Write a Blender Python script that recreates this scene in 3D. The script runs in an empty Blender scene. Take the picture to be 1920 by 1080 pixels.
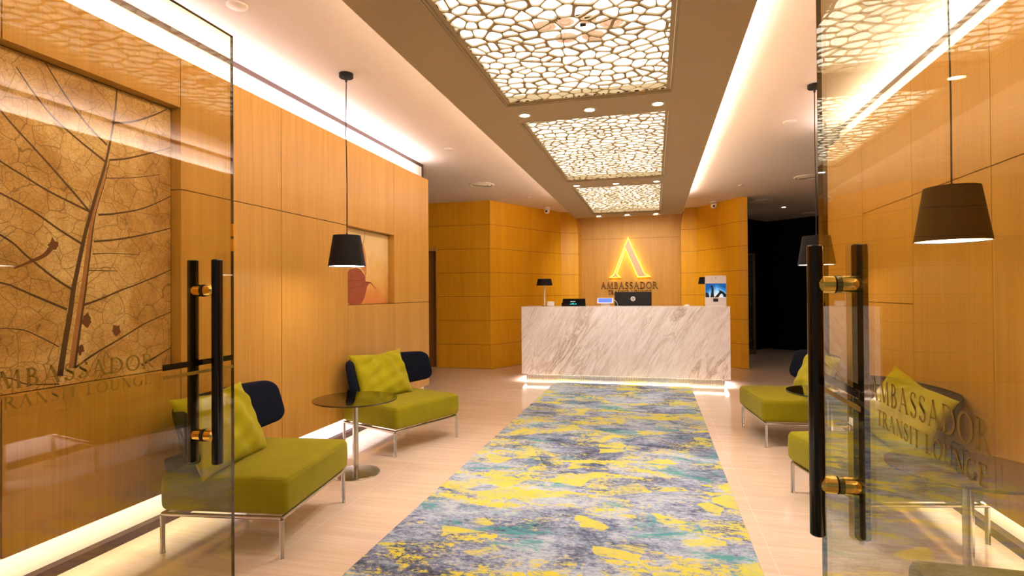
import bpy, bmesh, math, random
from mathutils import Vector, Matrix
import numpy as np

S = bpy.context.scene
C = S.collection
PI = math.pi

# ------------------------------------------------------------------ camera, world, exposure
YAW, PITCH, ROLL, FPX, EYE = 0.2504, 0.0086, -0.0069, 1043.99, 1.31
def cam_dirs(x, y):
    cr, s = math.cos(ROLL), math.sin(ROLL)
    r = x * cr - y * s; u2 = x * s + y * cr
    return r, u2
def world_dir(r, u2, fw):
    cp, sp = math.cos(PITCH), math.sin(PITCH)
    f = fw * cp - u2 * sp; u = fw * sp + u2 * cp
    cy, sy = math.cos(YAW), math.sin(YAW)
    return Vector((r * cy - f * sy, r * sy + f * cy, u))
cd = bpy.data.cameras.new('camera'); cam = bpy.data.objects.new('camera', cd); C.objects.link(cam)
ax = world_dir(*cam_dirs(1, 0), 0); ay = world_dir(*cam_dirs(0, 1), 0); az = -world_dir(0, 0, 1)
cam.matrix_world = Matrix.Translation((0, 0, EYE)) @ Matrix((ax, ay, az)).transposed().to_4x4()
cd.sensor_width = 36; cd.lens = FPX * 36 / 1920; cd.clip_start = 0.02; cd.clip_end = 100
S.camera = cam
S.view_settings.view_transform = 'Standard'; S.view_settings.look = 'None'
S.view_settings.gamma = 1; S.view_settings.use_curve_mapping = False
S.view_settings.exposure = 1.0
S.cycles.use_denoising = True
S.cycles.max_bounces = 10; S.cycles.diffuse_bounces = 5; S.cycles.glossy_bounces = 6
S.cycles.transparent_max_bounces = 24; S.cycles.transmission_bounces = 6
S.cycles.sample_clamp_indirect = 6.0; S.cycles.caustics_reflective = False; S.cycles.caustics_refractive = False
W = bpy.data.worlds.new('world'); S.world = W; W.use_nodes = True
W.node_tree.nodes['Background'].inputs[0].default_value = (1.0, 0.88, 0.74, 1)
W.node_tree.nodes['Background'].inputs[1].default_value = 0.10

WARM = (1.0, 0.86, 0.82); COVE = (1.0, 0.87, 0.90)
def area(name, loc, sx, sy, power, rot=(0, 0, 0), col=COVE, spread=180):
    l = bpy.data.lights.new(name, 'AREA'); l.shape = 'RECTANGLE'; l.size = sx; l.size_y = sy
    l.energy = power; l.color = col; l.spread = math.radians(spread)
    o = bpy.data.objects.new(name, l); C.objects.link(o); o.location = loc; o.rotation_euler = rot
    return o
# LED strips: coves above the wood walls, along the ceiling tray, under the wood walls, under the desk
area('led_cove_left', (-2.715, 2.62, 2.69), 0.05, 7.0, 25, (0, PI - 0.25, 0))
area('led_cove_right', (1.715, 2.5, 2.70), 0.05, 6.7, 25, (0, PI + 0.25, 0))
area('led_tray_left', (-1.20, 4.0, 2.665), 0.05, 10.6, 110, (0, PI + 0.55, 0))
area('led_tray_right', (0.345, 4.0, 2.665), 0.05, 10.6, 130, (0, PI - 0.55, 0))
area('led_plinth_left', (-2.64, 2.62, 0.214), 0.02, 7.0, 13, (0, 0.6, 0))
area('led_plinth_right', (1.64, 2.5, 0.214), 0.02, 6.7, 14, (0, -0.95, 0))
area('led_desk_front', (-0.47, 8.09, 0.10), 2.8, 0.03, 8, (0.15, 0, 0), (1.0, 0.86, 0.72))
area('led_desk_left', (-1.895, 8.35, 0.10), 0.03, 0.5, 2, (0, 0, 0))
area('led_desk_right', (0.96, 8.35, 0.10), 0.03, 0.5, 2, (0, 0, 0))

def spot(name, loc, power, angle=95, blend=0.7, col=WARM, radius=0.03):
    l = bpy.data.lights.new(name, 'SPOT'); l.energy = power; l.spot_size = math.radians(angle); l.spot_blend = blend
    l.color = col; l.shadow_soft_size = radius
    o = bpy.data.objects.new(name, l); C.objects.link(o); o.location = loc
    return o

# ------------------------------------------------------------------ materials
def lin(c):
    return tuple((v / 255 / 12.92 if v / 255 <= 0.04045 else ((v / 255 + 0.055) / 1.055) ** 2.4) for v in c) + (1,)

class NT:
    def __init__(s, name):
        s.m = bpy.data.materials.new(name); s.m.use_nodes = True
        s.t = s.m.node_tree; s.t.nodes.clear()
        s.out = s.n('ShaderNodeOutputMaterial')
    def n(s, typ, **kw):
        nd = s.t.nodes.new(typ)
        for k, v in kw.items(): setattr(nd, k, v)
        return nd
    def l(s, a, b): s.t.links.new(a, b)
    def put(s, sock, v):
        if hasattr(v, 'is_output'): s.l(v, sock)
        else: sock.default_value = v
    def coord(s, kind='Object', scale=(1, 1, 1), loc=(0, 0, 0), rot=(0, 0, 0)):
        tc = s.n('ShaderNodeTexCoord'); mp = s.n('ShaderNodeMapping')
        mp.inputs['Scale'].default_value = scale; mp.inputs['Location'].default_value = loc; mp.inputs['Rotation'].default_value = rot
        s.l(tc.outputs[kind], mp.inputs['Vector']); return mp.outputs[0]
    def noise(s, vec, scale=5, detail=4, rough=0.5, dist=0.0):
        nd = s.n('ShaderNodeTexNoise'); s.l(vec, nd.inputs['Vector'])
        nd.inputs['Scale'].default_value = scale; nd.inputs['Detail'].default_value = detail
        nd.inputs['Roughness'].default_value = rough; nd.inputs['Distortion'].default_value = dist
        return nd
    def voro(s, vec, scale, feature='F1', rand=1.0):
        nd = s.n('ShaderNodeTexVoronoi', feature=feature); s.l(vec, nd.inputs['Vector'])
        nd.inputs['Scale'].default_value = scale; nd.inputs['Randomness'].default_value = rand
        return nd
    def ramp(s, fac, stops, interp='LINEAR'):
        r = s.n('ShaderNodeValToRGB'); r.color_ramp.interpolation = interp
        e = r.color_ramp.elements
        while len(e) < len(stops): e.new(0.5)
        for i, (p, c) in enumerate(stops):
            e[i].position = p; e[i].color = c if len(c) == 4 else tuple(c) + (1,)
        s.l(fac, r.inputs[0]); return r.outputs[0]
    def math(s, op, a, b=0.0, c=None):
        nd = s.n('ShaderNodeMath', operation=op)
        s.put(nd.inputs[0], a); s.put(nd.inputs[1], b)
        if c is not None: s.put(nd.inputs[2], c)
        return nd.outputs[0]
    def mix(s, fac, a, b, mode='MIX'):
        nd = s.n('ShaderNodeMix', data_type='RGBA', blend_type=mode)
        s.put(nd.inputs['Factor'], fac); s.put(nd.inputs['A'], a); s.put(nd.inputs['B'], b)
        return nd.outputs['Result']
    def sep(s, vec):
        nd = s.n('ShaderNodeSeparateXYZ'); s.l(vec, nd.inputs[0]); return nd.outputs
    def bsdf(s, color, rough=0.5, metal=0.0, spec=0.5, bump=None, bstr=0.2, bdist=0.01, **kw):
        b = s.n('ShaderNodeBsdfPrincipled')
        s.put(b.inputs['Base Color'], color); s.put(b.inputs['Roughness'], rough)
        b.inputs['Metallic'].default_value = metal; b.inputs['Specular IOR Level'].default_value = spec
        for k, v in kw.items(): s.put(b.inputs[k.replace('_', ' ')], v)
        if bump is not None:
            bp = s.n('ShaderNodeBump'); bp.inputs['Strength'].default_value = bstr; bp.inputs['Distance'].default_value = bdist
            s.l(bump, bp.inputs['Height']); s.l(bp.outputs[0], b.inputs['Normal'])
        s.l(b.outputs[0], s.out.inputs[0]); return s.m

def simple(name, rgb, rough=0.5, metal=0.0, spec=0.5, var=0.04):
    t = NT(name); c = lin(rgb)
    nz = t.noise(t.coord(), 30, 3)
    k = tuple(v * (1 - var * 3) for v in c[:3]) + (1,)
    return t.bsdf(t.ramp(nz.outputs[0], [(0.3, k), (0.7, c)]), rough, metal, spec)

def emis(name, rgb, strength):
    t = NT(name); e = t.n('ShaderNodeEmission'); e.inputs[0].default_value = lin(rgb); e.inputs[1].default_value = strength
    t.l(e.outputs[0], t.out.inputs[0]); return t.m

def wood(name, dark, light, groove=None, offset=0.0, grain=1.0, rough=0.42):
    t = NT(name)
    g1 = t.noise(t.coord(scale=(130, 130, 2.2)), 1.0, 3, 0.6)
    g2 = t.noise(t.coord(scale=(26, 26, 0.7)), 1.0, 4, 0.6, 0.6)
    g3 = t.noise(t.coord(scale=(5.5, 5.5, 0.12)), 1.0, 2, 0.5)
    f = t.math('ADD', t.math('MULTIPLY', g1.outputs[0], 0.45), t.math('ADD', t.math('MULTIPLY', g2.outputs[0], 0.30), t.math('MULTIPLY', g3.outputs[0], 0.25)))
    col = t.ramp(f, [(0.36, lin(dark)), (0.62, lin(light))])
    if groove:
        z = t.sep(t.coord())[2]
        md = t.math('MODULO', t.math('ADD', z, offset), groove)
        line = t.math('LESS_THAN', md, 0.005)
        col = t.mix(line, col, lin((70, 38, 8)))
    return t.bsdf(col, rough, 0, 0.35, g1.outputs[0], 0.10, 0.002)

M = {}
M['wood'] = wood('oak_veneer', (180, 134, 52), (200, 155, 72))
M['wood_rows'] = wood('oak_veneer_in_rows', (204, 146, 18), (222, 166, 32), 0.415, 0.0)  # same oak, with the different light on these walls put into its colour
M['wood_alcove'] = wood('oak_veneer_alcove', (176, 128, 44), (202, 154, 64), 1.6, 0.795, rough=0.5)
M['wood_dark'] = wood('oak_door', (120, 84, 36), (146, 104, 50))
M['groove'] = simple('groove_shadow_gap', (58, 32, 14), 0.8)
M['paint'] = simple('warm_white_paint', (228, 220, 214), 0.75, var=0.01)
M['tray'] = simple('tray_paint', (190, 174, 146), 0.7, var=0.01)
M['brown'] = simple('brown_trim', (64, 34, 24), 0.55)
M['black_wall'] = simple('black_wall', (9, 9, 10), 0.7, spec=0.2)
M['black'] = simple('black_gloss', (8, 7, 8), 0.16, spec=0.5)
M['shade_black'] = simple('black_shade_fabric', (13, 11, 10), 0.75, spec=0.3)
M['gold'] = simple('polished_brass', (252, 220, 120), 0.07, 1.0, var=0.0)
M['chrome'] = simple('brushed_steel', (196, 190, 180), 0.22, 1.0, var=0.02)
M['white'] = simple('white_plastic', (232, 226, 218), 0.4, var=0.0)
M['bone'] = simple('ivory_screen_board', (196, 176, 142), 0.6, var=0.02)
M['vinyl_gold'] = simple('gold_vinyl', (150, 120, 12), 0.5)
def dish():
    t = NT('pink_translucent_reflector'); a = t.n('ShaderNodeBsdfTranslucent'); b = t.n('ShaderNodeBsdfDiffuse'); m = t.n('ShaderNodeMixShader')
    n = t.noise(t.coord(), 25, 2); c = t.ramp(n.outputs[0], [(0.3, lin((176, 140, 122))), (0.7, lin((194, 160, 142)))])
    t.l(c, a.inputs[0]); t.l(c, b.inputs[0]); m.inputs[0].default_value = 0.15
    t.l(a.outputs[0], m.inputs[1]); t.l(b.outputs[0], m.inputs[2]); t.l(m.outputs[0], t.out.inputs[0]); return t.m
M['_refl'] = dish()
M['bronze'] = simple('bronze_letter', (150, 100, 44), 0.35, 0.6)
M['plate'] = simple('champagne_plate', (216, 184, 132), 0.5, 0.0)
M['edge'] = simple('dark_polished_glass_edge', (96, 82, 52), 0.12)
M['rubber'] = simple('black_rubber', (14, 12, 12), 0.6)

def velvet(name, rgb):
    t = NT(name); c = lin(rgb)
    nz = t.noise(t.coord(), 7, 5, 0.6); fine = t.noise(t.coord(), 900, 2)
    col = t.ramp(nz.outputs[0], [(0.25, tuple(v * 0.80 for v in c[:3]) + (1,)), (0.75, c)])
    return t.bsdf(col, 0.85, 0, 0.15, fine.outputs[0], 0.25, 0.001, Sheen_Weight=0.25, Sheen_Roughness=0.45, Sheen_Tint=(0.9, 0.9, 0.35, 1))
M['green'] = velvet('olive_green_velvet', (142, 134, 8))
M['lime'] = velvet('lime_pillow_cotton', (170, 164, 18))
def navy():
    t = NT('navy_wool'); f = t.noise(t.coord(), 500, 3)
    return t.bsdf(t.ramp(f.outputs[0], [(0.3, lin((10, 14, 24))), (0.7, lin((22, 28, 44)))]), 0.9, 0, 0.1, f.outputs[0], 0.4, 0.002)
M['navy'] = navy()

def glassmat(name, tint, ior=1.5, rough=0.0):
    t = NT(name)
    fr = t.n('ShaderNodeFresnel'); fr.inputs['IOR'].default_value = ior
    # same Fresnel law on both faces of the sheet (no total internal reflection inside a thin pane)
    geo = t.n('ShaderNodeNewGeometry')
    dt = t.n('ShaderNodeVectorMath', operation='DOT_PRODUCT'); t.l(geo.outputs['Normal'], dt.inputs[0]); t.l(geo.outputs['Incoming'], dt.inputs[1])
    c = t.math('ABSOLUTE', dt.outputs['Value'])
    sch = t.math('ADD', 0.042, t.math('MULTIPLY', 0.958, t.math('POWER', t.math('SUBTRACT', 1.0, c), 5.0)))
    tr = t.n('ShaderNodeBsdfTransparent'); tr.inputs[0].default_value = tint
    gl = t.n('ShaderNodeBsdfGlossy'); gl.inputs[0].default_value = (1, 1, 1, 1); gl.inputs['Roughness'].default_value = rough
    mx = t.n('ShaderNodeMixShader'); t.l(sch, mx.inputs[0]); t.l(tr.outputs[0], mx.inputs[1]); t.l(gl.outputs[0], mx.inputs[2])
    t.t.nodes.remove(fr)
    t.l(mx.outputs[0], t.out.inputs[0]); return t.m
M['glass'] = glassmat('tinted_door_glass', (0.86, 0.83, 0.66, 1))
M['smoke'] = glassmat('smoked_table_glass', (0.42, 0.38, 0.33, 1))

def floor_mat():
    t = NT('polished_cream_tile')
    v = t.coord()
    st = t.noise(t.coord(scale=(2.2, 75, 1)), 1.0, 4, 0.6, 0.25)
    st2 = t.noise(t.coord(scale=(0.8, 14, 1)), 1.0, 3, 0.5, 0.4)
    f = t.math('ADD', t.math('MULTIPLY', st.outputs[0], 0.6), t.math('MULTIPLY', st2.outputs[0], 0.4))
    col = t.ramp(f, [(0.35, lin((212, 190, 164))), (0.65, lin((230, 212, 190)))])
    xyz = t.sep(v)
    gx = t.math('LESS_THAN', t.math('MODULO', t.math('ADD', xyz[0], 10.65), 0.8), 0.004)
    gy = t.math('LESS_THAN', t.math('MODULO', t.math('ADD', xyz[1], 10.0), 0.8), 0.004)
    g = t.math('MAXIMUM', gx, gy)
    col = t.mix(g, col, lin((236, 220, 200)))
    return t.bsdf(col, t.math('ADD', 0.05, t.math('MULTIPLY', st.outputs[0], 0.09)), 0, 0.6, st.outputs[0], 0.03, 0.001)
M['floor'] = floor_mat()

def carpet_mat():
    t = NT('abstract_runner_pile')
    v = t.coord()
    warp = t.noise(v, 1.1, 6, 0.62)
    wv = t.mix(0.30, v, warp.outputs['Color'])
    vst = t.n('ShaderNodeMapping'); vst.inputs['Scale'].default_value = (1.0, 1.25, 1.0); t.l(wv, vst.inputs['Vector']); wv = vst.outputs[0]
    speck = t.noise(t.coord(scale=(0.6, 1.0, 1)), 55, 5, 0.8)
    sp = t.math('MULTIPLY', t.math('SUBTRACT', speck.outputs[0], 0.5), 0.46)
    streak = t.noise(t.coord(scale=(2.2, 6.5, 1)), 1.6, 8, 0.75, 0.6)
    base = t.noise(wv, 2.0, 9, 0.7, 0.5)
    bf = t.math('ADD', t.math('ADD', t.math('MULTIPLY', base.outputs[0], 0.62), t.math('MULTIPLY', streak.outputs[0], 0.38)), sp)
    col = t.ramp(bf, [(0.37, lin((68, 76, 96))), (0.44, lin((104, 114, 136))), (0.50, lin((142, 156, 180))), (0.56, lin((178, 190, 204))), (0.65, lin((190, 208, 196)))])
    tn = t.noise(t.coord(loc=(7.3, 2.1, 0), scale=(0.9, 1.7, 1)), 1.5, 9, 0.74, 0.7)
    tm = t.ramp(t.math('ADD', tn.outputs[0], sp), [(0.565, (0, 0, 0)), (0.63, (1, 1, 1))])
    col = t.mix(t.math('MULTIPLY', tm, 0.85), col, lin((52, 150, 148)))
    yn = t.noise(t.coord(loc=(3.1, 5.7, 0), scale=(0.9, 1.9, 1)), 1.7, 8, 0.62, 0.8)
    ym = t.ramp(t.math('ADD', yn.outputs[0], sp), [(0.515, (0, 0, 0)), (0.57, (1, 1, 1))])
    pn = t.noise(t.coord(scale=(3.0, 7.5, 1)), 1.6, 8, 0.72, 0.5)
    pm = t.ramp(t.math('ADD', pn.outputs[0], sp), [(0.44, (0, 0, 0)), (0.51, (1, 1, 1))])
    crack = t.voro(t.mix(0.16, v, warp.outputs['Color']), 5.5, 'DISTANCE_TO_EDGE')
    cw = t.noise(t.coord(loc=(9, 1, 0)), 1.2, 3)
    ce = t.math('ADD', crack.outputs[0], t.math('MULTIPLY', t.math('SUBTRACT', cw.outputs[0], 0.42), 0.35))
    cm = t.ramp(ce, [(0.025, (0, 0, 0)), (0.05, (1, 1, 1))])
    tile = t.voro(t.mix(0.16, v, warp.outputs['Color']), 5.5, 'F1')
    tsel = t.ramp(t.sep(tile.outputs['Color'])[0], [(0.70, (0, 0, 0)), (0.72, (1, 1, 1))])
    solid = t.math('MULTIPLY', tsel, t.ramp(yn.outputs[0], [(0.47, (0, 0, 0)), (0.50, (1, 1, 1))]))
    ymask = t.math('MULTIPLY', t.math('MAXIMUM', t.math('MULTIPLY', ym, pm), t.math('MULTIPLY', solid, 0.9)), cm)
    yel = t.ramp(t.math('ADD', speck.outputs[0], t.math('MULTIPLY', t.math('SUBTRACT', streak.outputs[0], 0.5), 0.8)), [(0.38, lin((190, 196, 130))), (0.50, lin((214, 208, 70))), (0.62, lin((226, 206, 20)))])
    col = t.mix(t.math('MULTIPLY', ymask, 0.92), col, yel)
    pile = t.noise(v, 700, 2)
    return t.bsdf(col, 0.95, 0, 0.1, pile.outputs[0], 0.5, 0.003)
M['carpet'] = carpet_mat()

def marble_mat():
    t = NT('diagonal_veined_marble')
    v = t.coord(rot=(0, math.radians(-31), 0))
    def stretched(scale, det, rough, dist, k):
        mp = t.n('ShaderNodeMapping'); mp.inputs['Scale'].default_value = k; t.l(v, mp.inputs['Vector'])
        return t.noise(mp.outputs[0], scale, det, rough, dist)
    a = stretched(3.2, 8, 0.68, 0.8, (1.6, 1.6, 0.30))
    b = stretched(11, 7, 0.7, 0.5, (1.8, 1.8, 0.22))
    c = stretched(1.0, 3, 0.5, 0.3, (1.2, 1.2, 0.5))
    ridge = t.math('ABSOLUTE', t.math('SUBTRACT', a.outputs[0], 0.5))
    ridge2 = t.math('ABSOLUTE', t.math('SUBTRACT', b.outputs[0], 0.5))
    v1 = t.ramp(ridge, [(0.0, (1, 1, 1)), (0.045, (0, 0, 0))])
    v2 = t.ramp(ridge2, [(0.0, (1, 1, 1)), (0.03, (0, 0, 0))])
    z = t.ramp(c.outputs[0], [(0.42, (0.1, 0.1, 0.1)), (0.62, (1, 1, 1))])
    base = t.ramp(b.outputs[0], [(0.3, lin((236, 228, 224))), (0.7, lin((248, 244, 242)))])
    m = t.math('ADD', t.math('MULTIPLY', t.math('MULTIPLY', v1, z), 0.75), t.math('MULTIPLY', v2, 0.30), )
    m = t.math('MINIMUM', m, 0.9)
    col = t.mix(m, base, lin((160, 132, 104)))
    return t.bsdf(col, 0.22, 0, 0.5)
M['marble'] = marble_mat()

def leaf_mat():
    t = NT('dried_leaf_print')
    v = t.coord()
    w = t.noise(v, 3.0, 4, 0.6)
    wv = t.mix(0.08, v, w.outputs['Color'])
    big = t.noise(v, 2.6, 6, 0.66, 0.4)
    col = t.ramp(big.outputs[0], [(0.30, lin((158, 112, 52))), (0.48, lin((204, 164, 100))), (0.66, lin((238, 210, 156)))])
    d1 = t.voro(wv, 9, 'DISTANCE_TO_EDGE'); d2 = t.voro(wv, 26, 'DISTANCE_TO_EDGE'); d3 = t.voro(wv, 70, 'DISTANCE_TO_EDGE')
    l1 = t.ramp(d1.outputs[0], [(0.0, (1, 1, 1)), (0.022, (0, 0, 0))])
    l2 = t.ramp(d2.outputs[0], [(0.0, (1, 1, 1)), (0.035, (0, 0, 0))])
    l3 = t.ramp(d3.outputs[0], [(0.0, (1, 1, 1)), (0.09, (0, 0, 0))])
    net = t.math('MAXIMUM', t.math('MULTIPLY', l1, 0.75), t.math('MAXIMUM', t.math('MULTIPLY', l2, 0.6), t.math('MULTIPLY', l3, 0.32)))
    col = t.mix(net, col, lin((70, 36, 16)))
    return t.bsdf(col, 0.45, 0, 0.4)
M['leaf'] = leaf_mat()
M['vein'] = simple('leaf_vein_print', (62, 34, 24), 0.6)
M['vein2'] = simple('leaf_midrib_print', (176, 120, 78), 0.6, var=0.08)
M['blot'] = simple('leaf_blot_print', (104, 52, 38), 0.7, var=0.08)
def cream_mat():
    t = NT('cream_print'); v = t.coord(); n = t.noise(v, 5, 6, 0.6, 0.3); z = t.sep(v)
    g = t.math('ADD', t.math('MULTIPLY', n.outputs[0], 0.5), t.math('MULTIPLY', t.math('SUBTRACT', z[2], 1.2), 1.0))
    return t.bsdf(t.ramp(g, [(0.28, lin((204, 132, 60))), (0.5, lin((222, 178, 92))), (0.75, lin((232, 206, 146)))]), 0.5)
M['cream'] = cream_mat()
M['pot_print'] = simple('rust_leaf_print', (158, 76, 44), 0.5, var=0.06)
M['pot_light'] = simple('amber_leaf_print', (206, 138, 74), 0.5, var=0.06)
M['pot_line'] = simple('dark_rust_print', (120, 58, 34), 0.5)

M['diffuser'] = emis('lit_diffuser', (255, 242, 216), 1.35)
M['lamp_on'] = emis('lit_lamp', (255, 236, 214), 14)
M['pend_on'] = emis('lit_pendant_disc', (255, 226, 210), 15)
M['halo'] = emis('yellow_led_edge', (255, 216, 60), 3.0)
M['screen_blue'] = emis('lit_tablet_screen', (96, 120, 236), 0.9)
M['screen_cyan'] = emis('lit_cyan_digits', (60, 220, 220), 1.0)
M['text_white'] = emis('lit_white_digits', (220, 230, 220), 0.7)
def photo_mat():
    t = NT('kiosk_sky_picture'); z = t.sep(t.coord(kind='Generated'))
    g = t.math('ADD', z[2], t.math('MULTIPLY', t.math('ABSOLUTE', t.math('SUBTRACT', z[0], 0.55)), 0.9))
    c = t.ramp(g, [(0.05, lin((236, 206, 180))), (0.45, lin((150, 190, 214))), (0.8, lin((58, 120, 176))), (1.0, lin((30, 80, 140)))])
    e = t.n('ShaderNodeEmission'); e.inputs[1].default_value = 0.75; t.l(c, e.inputs[0]); t.l(e.outputs[0], t.out.inputs[0]); return t.m
M['photo'] = photo_mat()
def aqua_mat():
    t = NT('dark_speckled_planting'); n = t.noise(t.coord(), 24, 5, 0.8); z = t.sep(t.coord())
    return t.bsdf(t.ramp(n.outputs[0], [(0.5, lin((6, 6, 4))), (0.60, lin((40, 62, 16))), (0.68, lin((140, 104, 40)))]), 0.5)
M['planting'] = aqua_mat()
M['frame_gold'] = simple('dull_gold_frame', (104, 84, 38), 0.5, 0.3)

# ------------------------------------------------------------------ mesh helpers
def obj(name, bm, mats, parent=None, smooth=False, angle=None):
    me = bpy.data.meshes.new(name)
    bmesh.ops.recalc_face_normals(bm, faces=bm.faces)
    bm.to_mesh(me); bm.free()
    for m in (mats if isinstance(mats, (list, tuple)) else [mats]): me.materials.append(m)
    if smooth:
        for p in me.polygons: p.use_smooth = True
        if angle is not None: me.set_sharp_from_angle(angle=math.radians(angle))
    o = bpy.data.objects.new(name, me); C.objects.link(o)
    if parent: o.parent = parent
    return o
def B(): return bmesh.new()
def box(bm, x0, x1, y0, y1, z0, z1, mi=0):
    vs = [bm.verts.new((x, y, z)) for z in (z0, z1) for y in (y0, y1) for x in (x0, x1)]
    for f in ((0, 2, 3, 1), (4, 5, 7, 6), (0, 1, 5, 4), (2, 6, 7, 3), (0, 4, 6, 2), (1, 3, 7, 5)):
        fc = bm.faces.new([vs[i] for i in f]); fc.material_index = mi
def poly(bm, pts, mi=0):
    f = bm.faces.new([bm.verts.new(p) for p in pts]); f.material_index = mi; return f
def frame_of(d):
    d = d.normalized(); a = Vector((0, 0, 1)) if abs(d.z) < 0.9 else Vector((1, 0, 0))
    u = d.cross(a).normalized(); return u, d.cross(u)
def tube(bm, pts, r, seg=16, mi=0, cap=True):
    pts = [Vector(p) for p in pts]; rs = r if isinstance(r, (list, tuple)) else [r] * len(pts)
    rings = []; u = w = None
    for i, p in enumerate(pts):
        d = (pts[min(i + 1, len(pts) - 1)] - pts[max(i - 1, 0)])
        if u is None: u, w = frame_of(d)
        else:
            u = (u - u.dot(d.normalized()) * d.normalized()).normalized(); w = d.normalized().cross(u)
        rings.append([bm.verts.new(p + rs[i] * (math.cos(2 * PI * k / seg) * u + math.sin(2 * PI * k / seg) * w)) for k in range(seg)])
    for a, b in zip(rings, rings[1:]):
        for k in range(seg):
            f = bm.faces.new((a[k], a[(k + 1) % seg], b[(k + 1) % seg], b[k])); f.material_index = mi
    if cap:
        for rg in (rings[0], rings[-1]):
            f = bm.faces.new(rg); f.material_index = mi
def lathe(bm, prof, cx=0, cy=0, seg=40, mi=0):
    """profile of (radius, z); ends of radius 0 close to a point"""
    rings = []
    for r, z in prof:
        if r <= 1e-6: rings.append([bm.verts.new((cx, cy, z))])
        else: rings.append([bm.verts.new((cx + r * math.cos(2 * PI * k / seg), cy + r * math.sin(2 * PI * k / seg), z)) for k in range(seg)])
    for a, b in zip(rings, rings[1:]):
        for k in range(seg):
            k2 = (k + 1) % seg
            q = [a[0]] if len(a) == 1 else [a[k], a[k2]]
            q += [b[0]] if len(b) == 1 else [b[k2], b[k]]
            if len(q) > 2:
                f = bm.faces.new(q); f.material_index = mi
def rbox(bm, c, sx, sy, sz, r, n=10, crown=0.0, fn=None):
    """rounded box about c with full sizes sx, sy, sz and corner radius r"""
    h = (sx / 2, sy / 2, sz / 2); bmc = {}
    def vert(p):
        key = tuple(round(v, 5) for v in p)
        if key in bmc: return bmc[key]
        q = Vector([p[i] * h[i] for i in range(3)])
        inner = Vector([max(-(h[i] - r), min(h[i] - r, q[i])) for i in range(3)])
        d = q - inner
        if d.length > 1e-9: q = inner + d.normalized() * r
        if crown and p[2] > 0: q.z += crown * (1 - p[0] ** 2) * (1 - p[1] ** 2) * p[2]
        if fn: q = fn(q, p)
        v = bm.verts.new(Vector(c) + q); bmc[key] = v; return v
    # parameter lines bunched near the edges so that the rounding has enough faces
    ts = sorted(set([round(-1 + 2 * i / n, 5) for i in range(n + 1)]))
    def ax_t(i):
        e = r / h[i]; k = 5
        arr = [-1 + e * (1 - math.cos(PI / 2 * j / k)) if False else -1 + e * j / k for j in range(k + 1)]
        mid = [-1 + e + (2 - 2 * e) * j / n for j in range(1, n)]
        return [round(a, 6) for a in arr + mid + [-a for a in reversed(arr)]]
    T = [ax_t(0), ax_t(1), ax_t(2)]
    for a in range(3):
        b, d = [(1, 2), (2, 0), (0, 1)][a]
        for s in (-1, 1):
            for i in range(len(T[b]) - 1):
                for j in range(len(T[d]) - 1):
                    q = []
                    for (ii, jj) in ((i, j), (i + 1, j), (i + 1, j + 1), (i, j + 1)):
                        p = [0, 0, 0]; p[a] = s; p[b] = T[b][ii]; p[d] = T[d][jj]; q.append(vert(p))
                    if len(set(q)) >= 3:
                        try: bm.faces.new(q if s > 0 else q[::-1])
                        except ValueError: pass
def prism(bm, pts2, z0, z1, mi=0, plane='XY', close=True):
    """extrude a 2-D outline; plane XY -> along z, XZ -> along y, YZ -> along x"""
    def P(a, b, h):
        return {'XY': (a, b, h), 'XZ': (a, h, b), 'YZ': (h, a, b)}[plane]
    lo = [bm.verts.new(P(a, b, z0)) for a, b in pts2]; hi = [bm.verts.new(P(a, b, z1)) for a, b in pts2]
    n = len(pts2)
    for i in range(n):
        f = bm.faces.new((lo[i], lo[(i + 1) % n], hi[(i + 1) % n], hi[i])); f.material_index = mi
    if close:
        for rg in (lo[::-1], hi):
            f = bm.faces.new(rg); f.material_index = mi
    return lo, hi

def thing(name, label, cat, loc=(0, 0, 0), rz=0, group=None, kind=None):
    o = bpy.data.objects.new(name, None); C.objects.link(o); o.location = loc; o.rotation_euler = (0, 0, rz)
    o.empty_display_size = 0.1
    if kind: o['kind'] = kind
    return tag(o, label, cat, group)
def tag(o, label=None, cat=None, group=None):
    if label: o['label'] = label
    if cat: o['category'] = cat
    if group: o['group'] = group
    return o
def struct(o, label=None, cat=None):
    o['kind'] = 'structure'; return tag(o, label, cat)
def copy_tree(o, parent=None):
    c = o.copy(); C.objects.link(c); c.parent = parent
    for ch in o.children:
        copy_tree(ch, c)
    return c

# ------------------------------------------------------------------ the setting
XL, XR, ZT, ZB, ZC, ZS = -2.62, 1.62, 2.67, 0.223, 2.905, 2.588
bm = B(); box(bm, -8, 6, -2.5, 14.5, -0.12, 0)
struct(obj('floor', bm, M['floor']), 'polished cream stone tile floor with fine streaks', 'floor')
bm = B(); box(bm, -8, 6, -2.5, 14.5, ZC, ZC + 0.12)
struct(obj('ceiling', bm, M['paint']), 'warm white plaster ceiling on both sides of the lowered tray', 'ceiling')

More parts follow.
